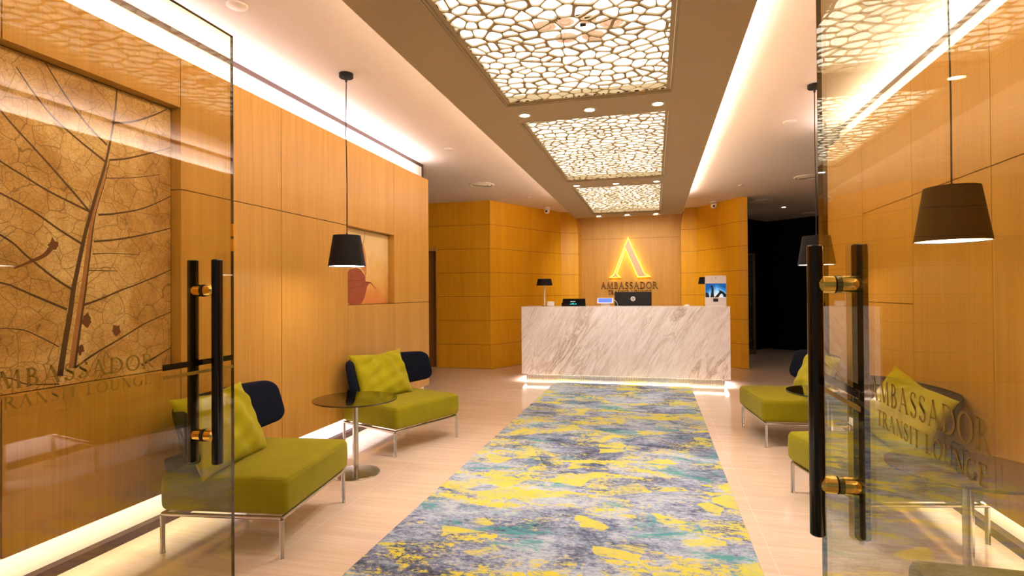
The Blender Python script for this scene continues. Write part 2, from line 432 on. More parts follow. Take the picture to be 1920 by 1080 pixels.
# lowered tray with its three lit openings
PX0, PX1 = -0.976, 0.1215
PAN = [(1.36, 3.70), (4.08, 6.42), (6.81, 9.16)]
bm = B()
cuts = [(-1.3, 0.975)] + PAN
box(bm, -1.307, PX0, -1.6, 9.57, ZS, ZS + 0.06)
box(bm, PX1, 0.4498, -1.6, 9.57, ZS, ZS + 0.06)
edges = [-1.6] + [v for p in cuts for v in p] + [9.57]
for i in range(0, len(edges), 2):
    if edges[i + 1] - edges[i] > 0.01: box(bm, PX0, PX1, edges[i], edges[i + 1], ZS, ZS + 0.06)
box(bm, -1.10, PX0 - 0.02, -1.6, 9.57, ZS + 0.06, ZC)
box(bm, PX1 + 0.02, 0.245, -1.6, 9.57, ZS + 0.06, ZC)
box(bm, -1.10, 0.245, 9.50, 9.57, ZS + 0.06, ZC)
box(bm, -1.10, 0.245, -1.6, -1.53, ZS + 0.06, ZC)
struct(obj('ceiling_tray', bm, M['tray']), 'beige lowered ceiling tray running down the middle of the lounge', 'ceiling')

def panel_wall(name, xf, side, cols, rows_fn, y0, y1, label):
    """veneer panels on a dark carcass with open grooves"""
    bm = B(); t = 0.07; g = 0.0028
    xb = xf + side * t
    a, b = sorted((xb, xb + side * 0.075))
    box(bm, a, b, y0, y1, ZB, ZT, 1)
    for i in range(len(cols) - 1):
        for z0, z1 in rows_fn(i):
            p, q = sorted((xf, xb))
            box(bm, p, q, cols[i] + g, cols[i + 1] - g, z0 + (g if z0 > ZB else 0), z1 - (g if z1 < ZT else 0), 0)
    return struct(obj(name, bm, [M['wood'], M['groove']]), label, 'wall')
LC = [-0.98, -0.085, 0.81, 1.71, 2.611, 3.50, 4.40, 5.305, 6.22]
def rowsL(i):
    if i in (2, 3): return [(ZB, 0.89), (2.38, ZT)]
    if i == 6: return [(ZB, 1.21), (1.9155, ZT)]
    if i == 7: return [(ZB, 1.21), (1.21, ZT)]
    return [(ZB, 1.9155), (1.9155, ZT)]
panel_wall('wall_left', XL, -1, LC, rowsL, -0.98, 6.22, 'oak veneer panelled wall with two picture niches, beside the leaf print')
RC = [-1.14, -0.26, 0.62, 1.50, 2.38, 3.255, 4.13, 5.015, 5.93]
def rowsR(i):
    if i == 6: return [(ZB, 1.22), (1.22, 1.922), (1.922, ZT)]
    if i == 7: return [(ZB, ZT)]
    return [(ZB, 1.922), (1.922, ZT)]
panel_wall('wall_right', XR, 1, RC, rowsR, -1.14, 5.93, 'plain oak veneer panelled wall without niches, behind the open glass door')

bm = B(); box(bm, -2.95, -2.772, -1.0, 6.405, 0, ZC)
struct(obj('wall_left_backing', bm, M['paint']), 'white lit backing wall showing above and below the niche wall', 'wall')
bm = B(); box(bm, 1.772, 1.95, -1.2, 6.10, 0, ZC)
struct(obj('wall_right_backing', bm, M['paint']), 'white lit backing wall showing above and below the plain veneer wall', 'wall')
bm = B(); box(bm, -2.772, -2.766, -1.0, 6.405, 2.868, ZC); box(bm, -2.772, -2.760, 6.372, 6.407, 2.5, ZC)
struct(obj('trim_1', bm, M['brown']), 'brown trim strip under the ceiling above the niche wall', 'trim')
bm = B(); box(bm, 1.766, 1.772, -1.2, 6.10, 2.868, ZC); box(bm, 1.760, 1.772, 6.07, 6.102, 2.5, ZC)
struct(obj('trim_2', bm, M['brown']), 'brown trim strip under the ceiling above the plain veneer wall', 'trim')
bm = B(); box(bm, -2.772, -2.722, -1.0, 6.40, 0, 0.048)
struct(obj('baseboard_left', bm, M['brown']), 'brown skirting under the niche wall', 'skirting')
bm = B(); box(bm, 1.722, 1.772, -1.2, 6.10, 0, 0.048)
struct(obj('baseboard_right', bm, M['brown']), 'brown skirting under the plain veneer wall', 'skirting')

# far wall with a door, left of the desk
bm = B()
box(bm, -3.705, -2.74, 9.2, 9.4, 0, ZC); box(bm, -4.65, -3.705, 9.2, 9.4, 2.12, ZC); box(bm, -8, -4.65, 9.2, 9.4, 0, ZC)
struct(obj('wall_far_left', bm, M['wood_rows']), 'oak veneer wall in horizontal rows around the plain wooden door', 'wall')
d = thing('door_3', 'plain wooden door in the far wall past the niche wall', 'door', kind='structure')
bm = B(); box(bm, -4.60, -3.735, 9.29, 9.33, 0, 2.065); obj('door_leaf', bm, M['wood_dark'], d)
bm = B(); box(bm, -3.735, -3.705, 9.185, 9.4, 0, 2.12); box(bm, -4.65, -4.60, 9.185, 9.4, 0, 2.12); box(bm, -4.60, -3.735, 9.185, 9.4, 2.065, 2.12)
obj('door_frame', bm, M['wood'], d)

# two angled side walls closing in on the alcove; their inner edge sweeps outwards near the ceiling
def facet_wall(name, plan, edge_at_start, sweep, ret, label):
    bm = B(); zs = [0] + [2.45 + 0.455 * k / 10 for k in range(11)]
    rows = []
    for z in zs:
        k = max(0.0, (z - 2.45) / 0.455) ** 2
        row = []
        for i, (x, y) in enumerate(plan):
            if i == (0 if edge_at_start else len(plan) - 1): x += sweep * k
            row.append((x, y, z))
        e = row[0] if edge_at_start else row[-1]
        back = (e[0] - 0.02 * (1 if ret > 0 else -1) * 0, e[1] + abs(ret), z)
        row = [back] + row if edge_at_start else row + [back]
        rows.append([bm.verts.new(p) for p in row])
    for a, b in zip(rows, rows[1:]):
        for i in range(len(a) - 1):
            bm.faces.new((a[i], a[i + 1], b[i + 1], b[i]))
    return struct(obj(name, bm, M['wood_rows']), label, 'wall')
facet_wall('wall_desk_left', [(-2.74, 9.2), (-2.735, 9.181), (-1.79, 10.95), (-1.47, 11.10)], False, -0.10, 0.5, 'angled oak veneer wall in rows between the wooden door and the sign alcove')
facet_wall('wall_desk_right', [(0.50, 11.08), (0.787, 11.09), (1.41, 10.08), (1.53, 10.07), (1.53, 11.9)], True, 0.08, 0.5, 'angled oak veneer wall in rows between the sign alcove and the dark passage')
bm = B(); box(bm, -2.2, 1.2, 11.6, 11.8, 0, ZC)
struct(obj('wall_alcove', bm, M['wood_alcove']), 'oak veneer alcove wall carrying the lit sign behind the desk', 'wall')

# dark passage
def ribbon(name, plan, z0, z1, m, label, th=0.12):
    bm = B()
    for (x0, y0), (x1, y1) in zip(plan, plan[1:]):
        d = Vector((x1 - x0, y1 - y0, 0)).normalized(); n = Vector((d.y, -d.x, 0)) * -th
        prism(bm, [(x0, y0), (x1, y1), (x1 + n.x, y1 + n.y), (x0 + n.x, y0 + n.y)], z0, z1)
    return struct(obj(name, bm, m), label, 'wall')
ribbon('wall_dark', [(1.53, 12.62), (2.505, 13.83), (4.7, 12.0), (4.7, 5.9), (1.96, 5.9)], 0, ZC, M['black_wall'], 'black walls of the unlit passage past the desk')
bm = B(); box(bm, -8, -7.9, 3, 9.2, 0, ZC); box(bm, -8, -2.95, 2.9, 3.0, 0, ZC)
struct(obj('wall_side_passage', bm, M['wood_rows']), 'far side wall of the passage past the niche wall', 'wall')

# ------------------------------------------------------------------ glass doors, standing open
def glyph(ch):
    """serif capital as strokes: (points, w0, w1) in cap-height units, plus advance width"""
    T, t = 0.15, 0.055
    def serif(x, y, w=0.3): return ([(x - w / 2, y), (x + w / 2, y)], 0.035, 0.035)
    def arc(cx, cy, rx, ry, a0, a1, w0, w1, n=14):
        out = []
        for i in range(n):
            b0 = math.radians(a0 + (a1 - a0) * i / n); b1 = math.radians(a0 + (a1 - a0) * (i + 1) / n)
            am = abs(math.cos((b0 + b1) / 2)); w = w0 + (w1 - w0) * am
            out.append(([(cx + rx * math.cos(b0), cy + ry * math.sin(b0)), (cx + rx * math.cos(b1), cy + ry * math.sin(b1))], w, w))
        return out
    g = {
     'A': ([([(0.10, 0), (0.43, 1)], t, t), ([(0.40, 1), (0.78, 0)], T, T), ([(0.22, 0.34), (0.64, 0.34)], t, t), serif(0.10, 0.017, 0.24), serif(0.78, 0.017, 0.3)], 0.94),
     'M': ([([(0.13, 0), (0.22, 1)], t, t), ([(0.24, 1), (0.56, 0.05)], T, T), ([(0.56, 0.05), (0.88, 1)], t, t), ([(0.90, 1), (0.98, 0)], T, T), serif(0.13, 0.017, 0.24), serif(0.98, 0.017, 0.3)], 1.16),
     'B': ([([(0.15, 0), (0.15, 1)], T, T), serif(0.10, 0.017, 0.18), serif(0.10, 0.983, 0.18)] + arc(0.22, 0.76, 0.25, 0.215, -90, 90, t, T) + arc(0.24, 0.28, 0.32, 0.255, -90, 90, t, T) + [([(0.15, 0.975), (0.24, 0.975)], t, t), ([(0.15, 0.54), (0.26, 0.54)], t, t), ([(0.15, 0.027), (0.26, 0.027)], t, t)], 0.70),
     'S': (arc(0.30, 0.75, 0.20, 0.225, 20, 270, t, 0.10) + arc(0.30, 0.27, 0.22, 0.25, -160, 90, t, 0.13) + [([(0.14, 0.68), (0.46, 0.38)], 0.15, 0.15), ([(0.49, 0.80), (0.50, 0.96)], 0.04, 0.04), ([(0.08, 0.04), (0.08, 0.22)], 0.04, 0.04)], 0.64),
     'D': ([([(0.15, 0), (0.15, 1)], T, T), serif(0.10, 0.017, 0.18), serif(0.10, 0.983, 0.18)] + arc(0.30, 0.5, 0.50, 0.475, -90, 90, t, 0.16) + [([(0.12, 0.975), (0.32, 0.975)], t, t), ([(0.12, 0.025), (0.32, 0.025)], t, t)], 0.92),
     'O': (arc(0.48, 0.5, 0.40, 0.485, 0, 360, t, 0.15, 28), 0.98),
     'R': ([([(0.15, 0), (0.15, 1)], T, T), serif(0.15, 0.017, 0.3), serif(0.10, 0.983, 0.18)] + arc(0.26, 0.745, 0.28, 0.23, -90, 90, t, T) + [([(0.15, 0.975), (0.27, 0.975)], t, t), ([(0.15, 0.515), (0.27, 0.515)], t, t), ([(0.34, 0.53), (0.74, 0.02)], T, 0.12), ([(0.72, 0.03), (0.90, -0.03)], 0.07, 0.03)], 0.84),
     'T': ([([(0.40, 0), (0.40, 1)], T, T), ([(0.04, 0.965), (0.76, 0.965)], t, t), ([(0.04, 0.84), (0.05, 0.98)], 0.035, 0.035), ([(0.76, 0.84), (0.75, 0.98)], 0.035, 0.035), serif(0.40, 0.017, 0.3)], 0.78),
     'N': ([([(0.14, 0), (0.14, 1)], t, t), ([(0.12, 1), (0.76, 0.02)], T, T), ([(0.78, 0), (0.78, 1)], t, t), serif(0.14, 0.017, 0.24), serif(0.78, 0.983, 0.24), serif(0.08, 0.983, 0.14)], 0.92),
     'I': ([([(0.18, 0), (0.18, 1)], T, T), serif(0.18, 0.017, 0.32), serif(0.18, 0.983, 0.32)], 0.38),
     'L': ([([(0.17, 0), (0.17, 1)], T, T), serif(0.17, 0.983, 0.32), ([(0.02, 0.025), (0.60, 0.025)], t, t), ([(0.59, 0.02), (0.62, 0.18)], 0.035, 0.035)], 0.68),
     'U': ([([(0.17, 1), (0.17, 0.32)], T, T), ([(0.75, 1), (0.75, 0.32)], t, t), serif(0.17, 0.983, 0.3), serif(0.75, 0.983, 0.24)] + arc(0.46, 0.33, 0.29, 0.31, 180, 360, t, 0.10), 0.92),
     'G': (arc(0.48, 0.5, 0.40, 0.485, 50, 325, t, 0.15, 24) + [([(0.80, 0.05), (0.80, 0.42)], T, T), serif(0.80, 0.42, 0.26), ([(0.76, 0.80), (0.78, 0.96)], 0.04, 0.04)], 0.98),
     'E': ([([(0.15, 0), (0.15, 1)], T, T), ([(0.04, 0.975), (0.54, 0.975)], t, t), ([(0.15, 0.52), (0.46, 0.52)], t, t), ([(0.04, 0.025), (0.58, 0.025)], t, t), ([(0.54, 0.84), (0.54, 0.99)], 0.035, 0.035), ([(0.46, 0.44), (0.46, 0.60)], 0.035, 0.035), ([(0.59, 0.01), (0.62, 0.18)], 0.035, 0.035)], 0.66),
     ' ': ([], 0.42)}
    return g[ch]
def lettering(bm, text, place, length, cap, depth=0.0, mi=0, gap=0.10):
    """place(a, b, d) maps run-length a, height b and depth d to a 3-D point"""
    tot = sum(glyph(c)[1] + gap for c in text) - gap
    k = length / tot; x = 0.0
    for c in text:
        strokes, adv = glyph(c)
        for pts, w0, w1 in strokes:
            (ax_, ay_), (bx_, by_) = [(p[0], p[1]) for p in pts]
            dx, dy = (bx_ - ax_), (by_ - ay_); L = math.hypot(dx, dy) or 1; nx, ny = -dy / L, dx / L
            q = [(ax_ + nx * w0 / 2, ay_ + ny * w0 / 2), (bx_ + nx * w1 / 2, by_ + ny * w1 / 2), (bx_ - nx * w1 / 2, by_ - ny * w1 / 2), (ax_ - nx * w0 / 2, ay_ - ny * w0 / 2)]
            q = [((x + a) * k, b * cap) for a, b in q]
            f = [bm.verts.new(place(a, b, depth)) for a, b in q]
            fc = bm.faces.new(f); fc.material_index = mi
            if depth:
                g = [bm.verts.new(place(a, b, 0)) for a, b in q]
                for i in range(4):
                    fc = bm.faces.new((f[i], f[(i + 1) % 4], g[(i + 1) % 4], g[i])); fc.material_index = mi
        x += adv + gap

def glass_door(name, x, ye, yh, hz, side, label, line1, line2, ytext, rev):
    """open leaf parallel to the corridor at x; free edge at ye; handle at yh; hz=(z0,z1) of the bars"""
    d = thing(name, label, 'door', kind='structure')
    bm = B(); rbox(bm, (x, ye - 0.475, 1.135), 0.012, 0.95, 2.25, 0.002, n=2)
    obj('glass_panel', bm, M['glass'], d)
    bm = B(); box(bm, x - 0.006, x + 0.006, ye - 0.0001, ye + 0.0012, 0.012, 2.262); box(bm, x - 0.006, x + 0.006, ye - 0.95, ye, 2.2602, 2.2615)
    obj('polished_edge', bm, M['edge'], d)
    h = bpy.data.objects.new('pull_handle', None); C.objects.link(h); h.parent = d; h.location = (x, yh, (hz[0] + hz[1]) / 2)
    L = hz[1] - hz[0]
    for s in (-1, 1):
        bm = B(); lathe(bm, [(0, -L / 2), (0.015, -L / 2), (0.018, -L / 2 + 0.003), (0.018, L / 2 - 0.003), (0.015, L / 2), (0, L / 2)], s * 0.050, 0, 28)
        obj('handle_bar', bm, M['black'], h, True, 40)
    zc = (hz[0] + hz[1]) / 2
    for zz in (1.325, 0.828):
        bm = B()
        for s in (-1, 1):
            n = 8; rr = 0.0212; x0 = s * 0.0045; x1 = s * 0.0535
            pts = [(x0, 0, zz - zc)] + [(x1 - s * rr + s * rr * math.sin(PI / 2 * k / n), 0, zz - zc) for k in range(n + 1)]
            rs = [rr] + [max(0.0008, rr * math.cos(PI / 2 * k / n)) for k in range(n + 1)]
            tube(bm, pts, rs, 28)
        obj('brass_standoff', bm, M['gold'], h, True, 40)
        bm = B(); tube(bm, [(-0.0078, 0, zz - zc), (0.0078, 0, zz - zc)], 0.0218, 28)
        obj('rubber_washer', bm, M['rubber'], h, True, 40)
    xi = x + side * 0.0075
    bm = B(); box(bm, min(xi, xi - side * 0.0012), max(xi, xi - side * 0.0012), ye - 0.305, ye - 0.006, 1.072, 1.091)
    obj('black_band', bm, M['black'], d)
    bm = B(); box(bm, min(xi, xi - side * 0.0012), max(xi, xi - side * 0.0012), ye - 0.305, ye - 0.006, 1.044, 1.055)
    obj('gold_band', bm, M['vinyl_gold'], d)
    bm = B()
    y0, y1 = ytext
    for s in (side, -side):
        xo = x + s * 0.0068
        pl = lambda a, b, dd, zz=0: None
        if not rev:
            lettering(bm, line1, lambda a, b, dd, X=xo: (X, y0 + a, 1.088 + b), y1 - y0, 0.045)
            lettering(bm, line2, lambda a, b, dd, X=xo: (X, y0 + 0.035 + a, 1.040 + b), (y1 - y0) - 0.045, 0.031)
        else:
            lettering(bm, line1, lambda a, b, dd, X=xo: (X, y1 - a, 1.088 + b), y1 - y0, 0.045)
            lettering(bm, line2, lambda a, b, dd, X=xo: (X, y1 - 0.035 - a, 1.040 + b), (y1 - y0) - 0.045, 0.031)
        break
    obj('door_lettering', bm, M['vinyl_gold'], d)
    if not rev:
        bm = B(); box(bm, x - 0.0065, x + 0.0065, ye - 0.002, ye + 0.004, 1.47, 1.515); box(bm, x - 0.0065, x + 0.0065, ye - 0.002, ye + 0.004, 1.525, 1.57)
        obj('brass_keeper', bm, M['gold'], d)
    return d
glass_door('door_1', -1.5, 1.724, 1.596, (0.733, 1.431), 1, 'open frameless glass door in front of the leaf print, with black bar handles', 'AMBASSADOR', 'TRANSIT LOUNGE', (0.912, 1.388), False)
glass_door('door_2', 0.44, 1.672, 1.540, (0.700, 1.424), -1, 'open frameless glass door in front of the plain veneer wall, with black bar handles', 'AMBASSADOR', 'TRANSIT LOUNGE', (0.880, 1.308), True)

# ------------------------------------------------------------------ runner
bm = B(); rbox(bm, (-0.468, 3.3, 0.006), 1.885, 9.4, 0.012, 0.004, n=6)
tag(obj('carpet_runner', bm, M['carpet']), 'long blue, grey and yellow abstract carpet runner leading to the desk', 'carpet')

# ------------------------------------------------------------------ niche pictures
def strip(bm, pts, w0, w1, x, mi):
    P = [Vector((0, a, b)) for a, b in pts]
    L = [0.0]
    for a, b in zip(P, P[1:]): L.append(L[-1] + (b - a).length)
    # densify with Catmull-Rom so the veins bend smoothly
    Q = []
    for i in range(len(P) - 1):
        p0, p1, p2, p3 = P[max(i - 1, 0)], P[i], P[i + 1], P[min(i + 2, len(P) - 1)]
        for k in range(6):
            t = k / 6
            Q.append(0.5 * ((2 * p1) + (p2 - p0) * t + (2 * p0 - 5 * p1 + 4 * p2 - p3) * t * t + (3 * p1 - p0 - 3 * p2 + p3) * t ** 3))
    Q.append(P[-1]); n = len(Q); prev = None
    for i, p in enumerate(Q):
        d = (Q[min(i + 1, n - 1)] - Q[max(i - 1, 0)]).normalized(); nn = Vector((0, -d.z, d.y))
        w = (w0 + (w1 - w0) * i / (n - 1)) / 2
        a = bm.verts.new((x, p.y + nn.y * w, p.z + nn.z * w)); b = bm.verts.new((x, p.y - nn.y * w, p.z - nn.z * w))
        if prev:
            f = bm.faces.new((prev[0], a, b, prev[1])); f.material_index = mi
        prev = (a, b)
VE = {
'mid':[(2.278, 2.379), (2.267, 2.256), (2.243, 2.106), (2.212, 1.963), (2.178, 1.849), (2.146, 1.738), (2.114, 1.621), (2.088, 1.502), (2.067, 1.399), (2.054, 1.335), (2.039, 1.221), (2.017, 1.096), (1.993, 0.937)],
'L1':[(2.223, 2.074), (2.114, 2.156), (2.012, 2.264), (1.929, 2.375)],
'L2':[(2.215, 1.988), (2.088, 2.057), (1.964, 2.136), (1.873, 2.228), (1.809, 2.31)],
'L3':[(2.135, 1.723), (2.037, 1.823), (1.907, 1.949), (1.784, 2.063), (1.66, 2.2), (1.5, 2.35)],
'L4':[(2.135, 1.723), (2.062, 1.748), (1.941, 1.791), (1.83, 1.844), (1.748, 1.884), (1.5, 2.02), (1.2, 2.22)],
'L5':[(2.095, 1.562), (1.988, 1.62), (1.873, 1.691), (1.748, 1.748), (1.5, 1.84), (1.15, 1.98)],
'L6':[(2.057, 1.335), (1.964, 1.396), (1.852, 1.487), (1.748, 1.571), (1.4, 1.74), (0.95, 1.86)],
'L7':[(2.025, 1.246), (1.885, 1.31), (1.809, 1.346), (1.748, 1.368), (1.4, 1.45), (0.95, 1.5)],
'L8':[(1.988, 1.074), (1.896, 1.131), (1.81, 1.167), (1.6, 1.18), (1.2, 1.16)],
'L9':[(1.99, 0.90), (1.852, 0.922), (1.749, 0.968), (1.4, 1.02), (1.0, 1.03)],
'R1':[(2.252, 2.196), (2.373, 2.238), (2.504, 2.315), (2.581, 2.37)],
'R2':[(2.237, 2.001), (2.341, 2.034), (2.503, 2.107), (2.609, 2.157)],
'R3':[(2.217, 1.905), (2.372, 1.938), (2.538, 1.989)],
'R4':[(2.178, 1.713), (2.281, 1.735), (2.436, 1.785), (2.609, 1.878)],
'R5':[(2.156, 1.578), (2.281, 1.6), (2.436, 1.64), (2.608, 1.694)],
'R6':[(2.148, 1.516), (2.251, 1.526), (2.41, 1.528)],
'R7':[(2.127, 1.434), (2.281, 1.437)],
'R8':[(2.106, 1.265), (2.195, 1.295), (2.295, 1.335), (2.419, 1.379), (2.608, 1.455)],
'R9':[(2.062, 0.965), (2.153, 1.019), (2.295, 1.086), (2.452, 1.161), (2.607, 1.213)],
'R10':[(2.419, 0.932), (2.607, 1.009)],
'mid2':[(2.237, 2.001), (2.212, 1.887), (2.162, 1.705), (2.135, 1.505), (2.114, 1.335), (2.093, 1.193), (2.062, 0.965)]}
bm = B()
box(bm, -2.6895, -2.6865, 0.812, 2.608, 0.892, 2.378, 0)
strip(bm, [(a - 0.012, b) for a, b in VE['mid2']], 0.006, 0.036, -2.6862, 2)
for k, v in VE.items():
    if k == 'mid': strip(bm, v, 0.008, 0.028, -2.6856, 1)
    elif k == 'mid2': strip(bm, v, 0.003, 0.012, -2.6858, 1)
    elif k in ('R3', 'R6', 'R7', 'L9', 'L8'): strip(bm, v, 0.0055, 0.003, -2.6859, 1)
    else: strip(bm, v, 0.011, 0.0055, -2.6859, 1)
rnd = random.Random(4)
for (by, bz), r in zip([(2.119, 1.192), (2.274, 1.129), (2.088, 1.052), (1.964, 1.544)], (0.028, 0.024, 0.02, 0.026)):
    poly(bm, [(-2.6861, by + r * (0.6 + 0.6 * rnd.random()) * math.cos(a * PI / 7), bz + r * (0.7 + 0.9 * rnd.random()) * math.sin(a * PI / 7)) for a in range(14)], 3)
strip(bm, [(1.97, 1.56), (1.93, 1.50), (1.86, 1.46), (1.80, 1.43)], 0.026, 0.006, -2.686, 3)
tag(obj('leaf_picture', bm, [M['leaf'], M['vein'], M['vein2'], M['blot']]), 'huge brown skeleton leaf print set in the wall niche behind the open glass door', 'picture')

bm = B()
box(bm, -2.6895, -2.6865, 4.404, 5.301, 1.212, 1.913, 0)
XW = -2.686
def pp(pts, dx, mi): poly(bm, [(XW + dx, a, b) for a, b in pts], mi)
pp([(4.512, 1.512), (4.615, 1.556), (4.722, 1.566), (4.804, 1.513), (4.822, 1.438), (4.848, 1.514), (4.845, 1.638), (4.819, 1.731), (4.793, 1.776), (4.696, 1.787), (4.60, 1.74), (4.52, 1.64)], 0.0, 2)
pp([(4.45, 1.36), (4.46, 1.45), (4.498, 1.502), (4.546, 1.531), (4.65, 1.553), (4.74, 1.539), (4.813, 1.475), (4.832, 1.428), (4.908, 1.415), (4.86, 1.381), (4.811, 1.277), (4.737, 1.213), (4.543, 1.213), (4.48, 1.25)], 0.0005, 1)
strip(bm, [(4.60, 1.60), (4.705, 1.709), (4.769, 1.77), (4.807, 1.834), (4.817, 1.892), (4.804, 1.902)], 0.012, 0.004, XW + 0.001, 3)
strip(bm, [(4.832, 1.419), (4.928, 1.415), (4.987, 1.382), (5.043, 1.358)], 0.016, 0.004, XW + 0.001, 3)
strip(bm, [(4.498, 1.467), (4.52, 1.512), (4.615, 1.543), (4.721, 1.538), (4.804, 1.484), (4.817, 1.428), (4.757, 1.38), (4.497, 1.36)], 0.006, 0.006, XW + 0.001, 3)
for k in range(6):
    strip(bm, [(4.50 + k * 0.05, 1.50 - k * 0.01), (4.52 + k * 0.05, 1.36), (4.55 + k * 0.045, 1.22)], 0.003, 0.003, XW + 0.0008, 3)
strip(bm, [(4.47, 1.44), (4.62, 1.43), (4.80, 1.44)], 0.007, 0.005, XW + 0.0012, 3)
tag(obj('pod_picture', bm, [M['cream'], M['pot_print'], M['pot_light'], M['pot_line']]), 'cream picture of rust seed pods in the small wall niche behind a pendant lamp', 'picture')

# ------------------------------------------------------------------ reception desk
DX0, DX1 = -1.92, 0.993
desk = thing('reception_desk', 'long veined marble reception desk lit from beneath, at the end of the runner', 'reception desk', (-0.46, 8.06, 0))
def dbox(x0, x1, y0, y1, z0, z1): 
    b = B(); box(b, x0 + 0.46, x1 + 0.46, y0 - 8.06, y1 - 8.06, z0, z1); return b
MM = M['marble']
SX = -0.522
obj('front_slab', dbox(DX0, SX - 0.0012, 8.06, 8.085, 0.108, 1.103), MM, desk)
obj('front_slab', dbox(SX + 0.0012, DX1, 8.06, 8.085, 0.108, 1.103), MM, desk)
obj('side_slab', dbox(DX0, DX0 + 0.025, 8.085, 8.75, 0.108, 1.103), MM, desk)
obj('side_slab', dbox(DX1 - 0.025, DX1, 8.085, 8.75, 0.108, 1.103), MM, desk)
obj('countertop', dbox(DX0 + 0.0251, DX1 - 0.0251, 8.0851, 8.58, 1.078, 1.103), MM, desk)
obj('staff_worktop', dbox(DX0 + 0.0251, DX1 - 0.0251, 8.5, 8.95, 0.74, 0.77), M['wood'], desk)
bm = B()
n = 118; x0, x1 = -1.865 + 0.46, 0.925 + 0.46
pts = []
for i in range(n):
    a = x0 + (x1 - x0) * i / n; w = (x1 - x0) / n
    pts += [(a, 0.064), (a + w * 0.25, 0.055), (a + w * 0.75, 0.055)]  # added fins imitate the scallops of LED light on plain satin steel
pts += [(x1, 0.064), (x1, 0.62), (x0, 0.62)]
prism(bm, pts, 0.0, 0.1079)
t = NT('polished_plinth_steel'); M['plinth'] = t.bsdf((0.82, 0.78, 0.74, 1), 0.16, 1.0)
obj('light_scallop_plinth', bm, M['plinth'], desk)

# things on the desk
def table_lamp(x, y, label):
    t = thing('table_lamp', label, 'lamp', (x, y, 1.103), 0, None)
    bm = B(); lathe(bm, [(0, 0), (0.055, 0), (0.055, 0.008), (0.01, 0.014), (0, 0.014)]); obj('base', bm, M['chrome'], t, True, 40)
    bm = B(); tube(bm, [(0, 0, 0.012), (0, 0, 0.32)], 0.011, 16); obj('stem', bm, M['white'], t, True, 40)
    bm = B(); lathe(bm, [(0.103, 0.415), (0.122, 0.315), (0.119, 0.315), (0.100, 0.415), (0.103, 0.415)]); obj('lamp_shade', bm, M['shade_black'], t, True, 40)
    bm = B(); lathe(bm, [(0, 0.408), (0.099, 0.408)]); obj('top_diffuser', bm, M['white'], t)
    return t
table_lamp(-1.625, 8.36, 'small table lamp with black drum shade beside the white box on the desk')
table_lamp(0.735, 8.485, 'small table lamp with black drum shade, half hidden behind the white kiosk')
bm = B(); rbox(bm, (-1.515, 8.27, 1.139), 0.108, 0.06, 0.072, 0.014, n=4)
tag(obj('card_holder', bm, M['white'], None, True, 60), 'small white rounded box on the desk between the lamp and the POS display', 'holder')
t = thing('customer_display', 'black customer display with lit cyan digits on the marble desk', 'display', (-1.17, 8.28, 1.103))
bm = B(); prism(bm, [(-0.175, 0.0), (0.178, 0.0), (0.172, 0.112), (-0.162, 0.112)], 0.0, 0.02, plane='XZ'); obj('display_body', bm, M['black'], t)
bm = B(); box(bm, -0.185, 0.16, 0.021, 0.16, 0.0, 0.05); obj('display_base', bm, M['black'], t)
bm = B()
for k in range(5): box(bm, -0.058 + k * 0.021, -0.058 + k * 0.021 + 0.015, -0.002, 0.0, 0.028, 0.034 + 0.006 * (k % 3))
obj('lit_digits', bm, M['screen_cyan'], t)
bm = B()
for k in range(6): box(bm, -0.048 + k * 0.013, -0.048 + k * 0.013 + 0.009, -0.002, 0.0, 0.064, 0.073)
obj('lit_caption', bm, M['text_white'], t)
t = thing('tablet', 'white tablet with lit blue screen on a small stand on the desk', 'tablet', (-0.70, 8.26, 1.103))
bm = B(); prism(bm, [(-0.062, 0.0), (0.062, 0.0), (0.068, 0.055), (-0.068, 0.055)], 0.0, 0.06, plane='XZ'); obj('stand', bm, M['white'], t)
bm = B(); R_ = Matrix.Rotation(math.radians(-38), 4, 'X')
rbox(bm, (0, 0, 0), 0.235, 0.012, 0.10, 0.005, n=3); bmesh.ops.transform(bm, matrix=Matrix.Translation((0, -0.01, 0.082)) @ R_, verts=bm.verts); obj('tablet_body', bm, M['white'], t)
bm = B(); box(bm, -0.098, 0.098, -0.0075, -0.0065, -0.038, 0.038); bmesh.ops.transform(bm, matrix=Matrix.Translation((0, -0.01, 0.082)) @ R_, verts=bm.verts); obj('lit_screen', bm, M['screen_blue'], t)
bm = B(); tube(bm, [(0.115, 0.0, 0.09), (0.14, 0.01, 0.085), (0.165, 0.03, 0.055), (0.178, 0.06, 0.004)], 0.0035, 8); obj('charging_cable', bm, M['white'], t, True)
t = thing('computer_monitor', 'black computer monitor seen from behind with round white logo, on the reception desk', 'monitor', (-0.335, 8.62, 0.77))
bm = B(); rbox(bm, (0.02, 0, 0.372), 0.545, 0.045, 0.34, 0.008, n=3); obj('monitor_housing', bm, M['rubber'], t, True, 40)
bm = B(); box(bm, -0.03, 0.07, 0.01, 0.03, 0.012, 0.21); obj('monitor_neck', bm, M['rubber'], t)
bm = B(); rbox(bm, (0.02, 0.02, 0.007), 0.26, 0.2, 0.012, 0.004, n=2); obj('monitor_foot', bm, M['rubber'], t)
bm = B(); cz = 0.437
poly(bm, [(0.02 + 0.036 * math.cos(2 * PI * k / 28), -0.0232, cz + 0.036 * math.sin(2 * PI * k / 28)) for k in range(28)], 0)
def seg2(p, q, w):
    dx, dz = q[0] - p[0], q[1] - p[1]; L = math.hypot(dx, dz); nx, nz = -dz / L * w / 2, dx / L * w / 2
    poly(bm, [(p[0] + nx, -0.0236, p[1] + nz), (q[0] + nx, -0.0236, q[1] + nz), (q[0] - nx, -0.0236, q[1] - nz), (p[0] - nx, -0.0236, p[1] - nz)], 1)
sl = 0.32
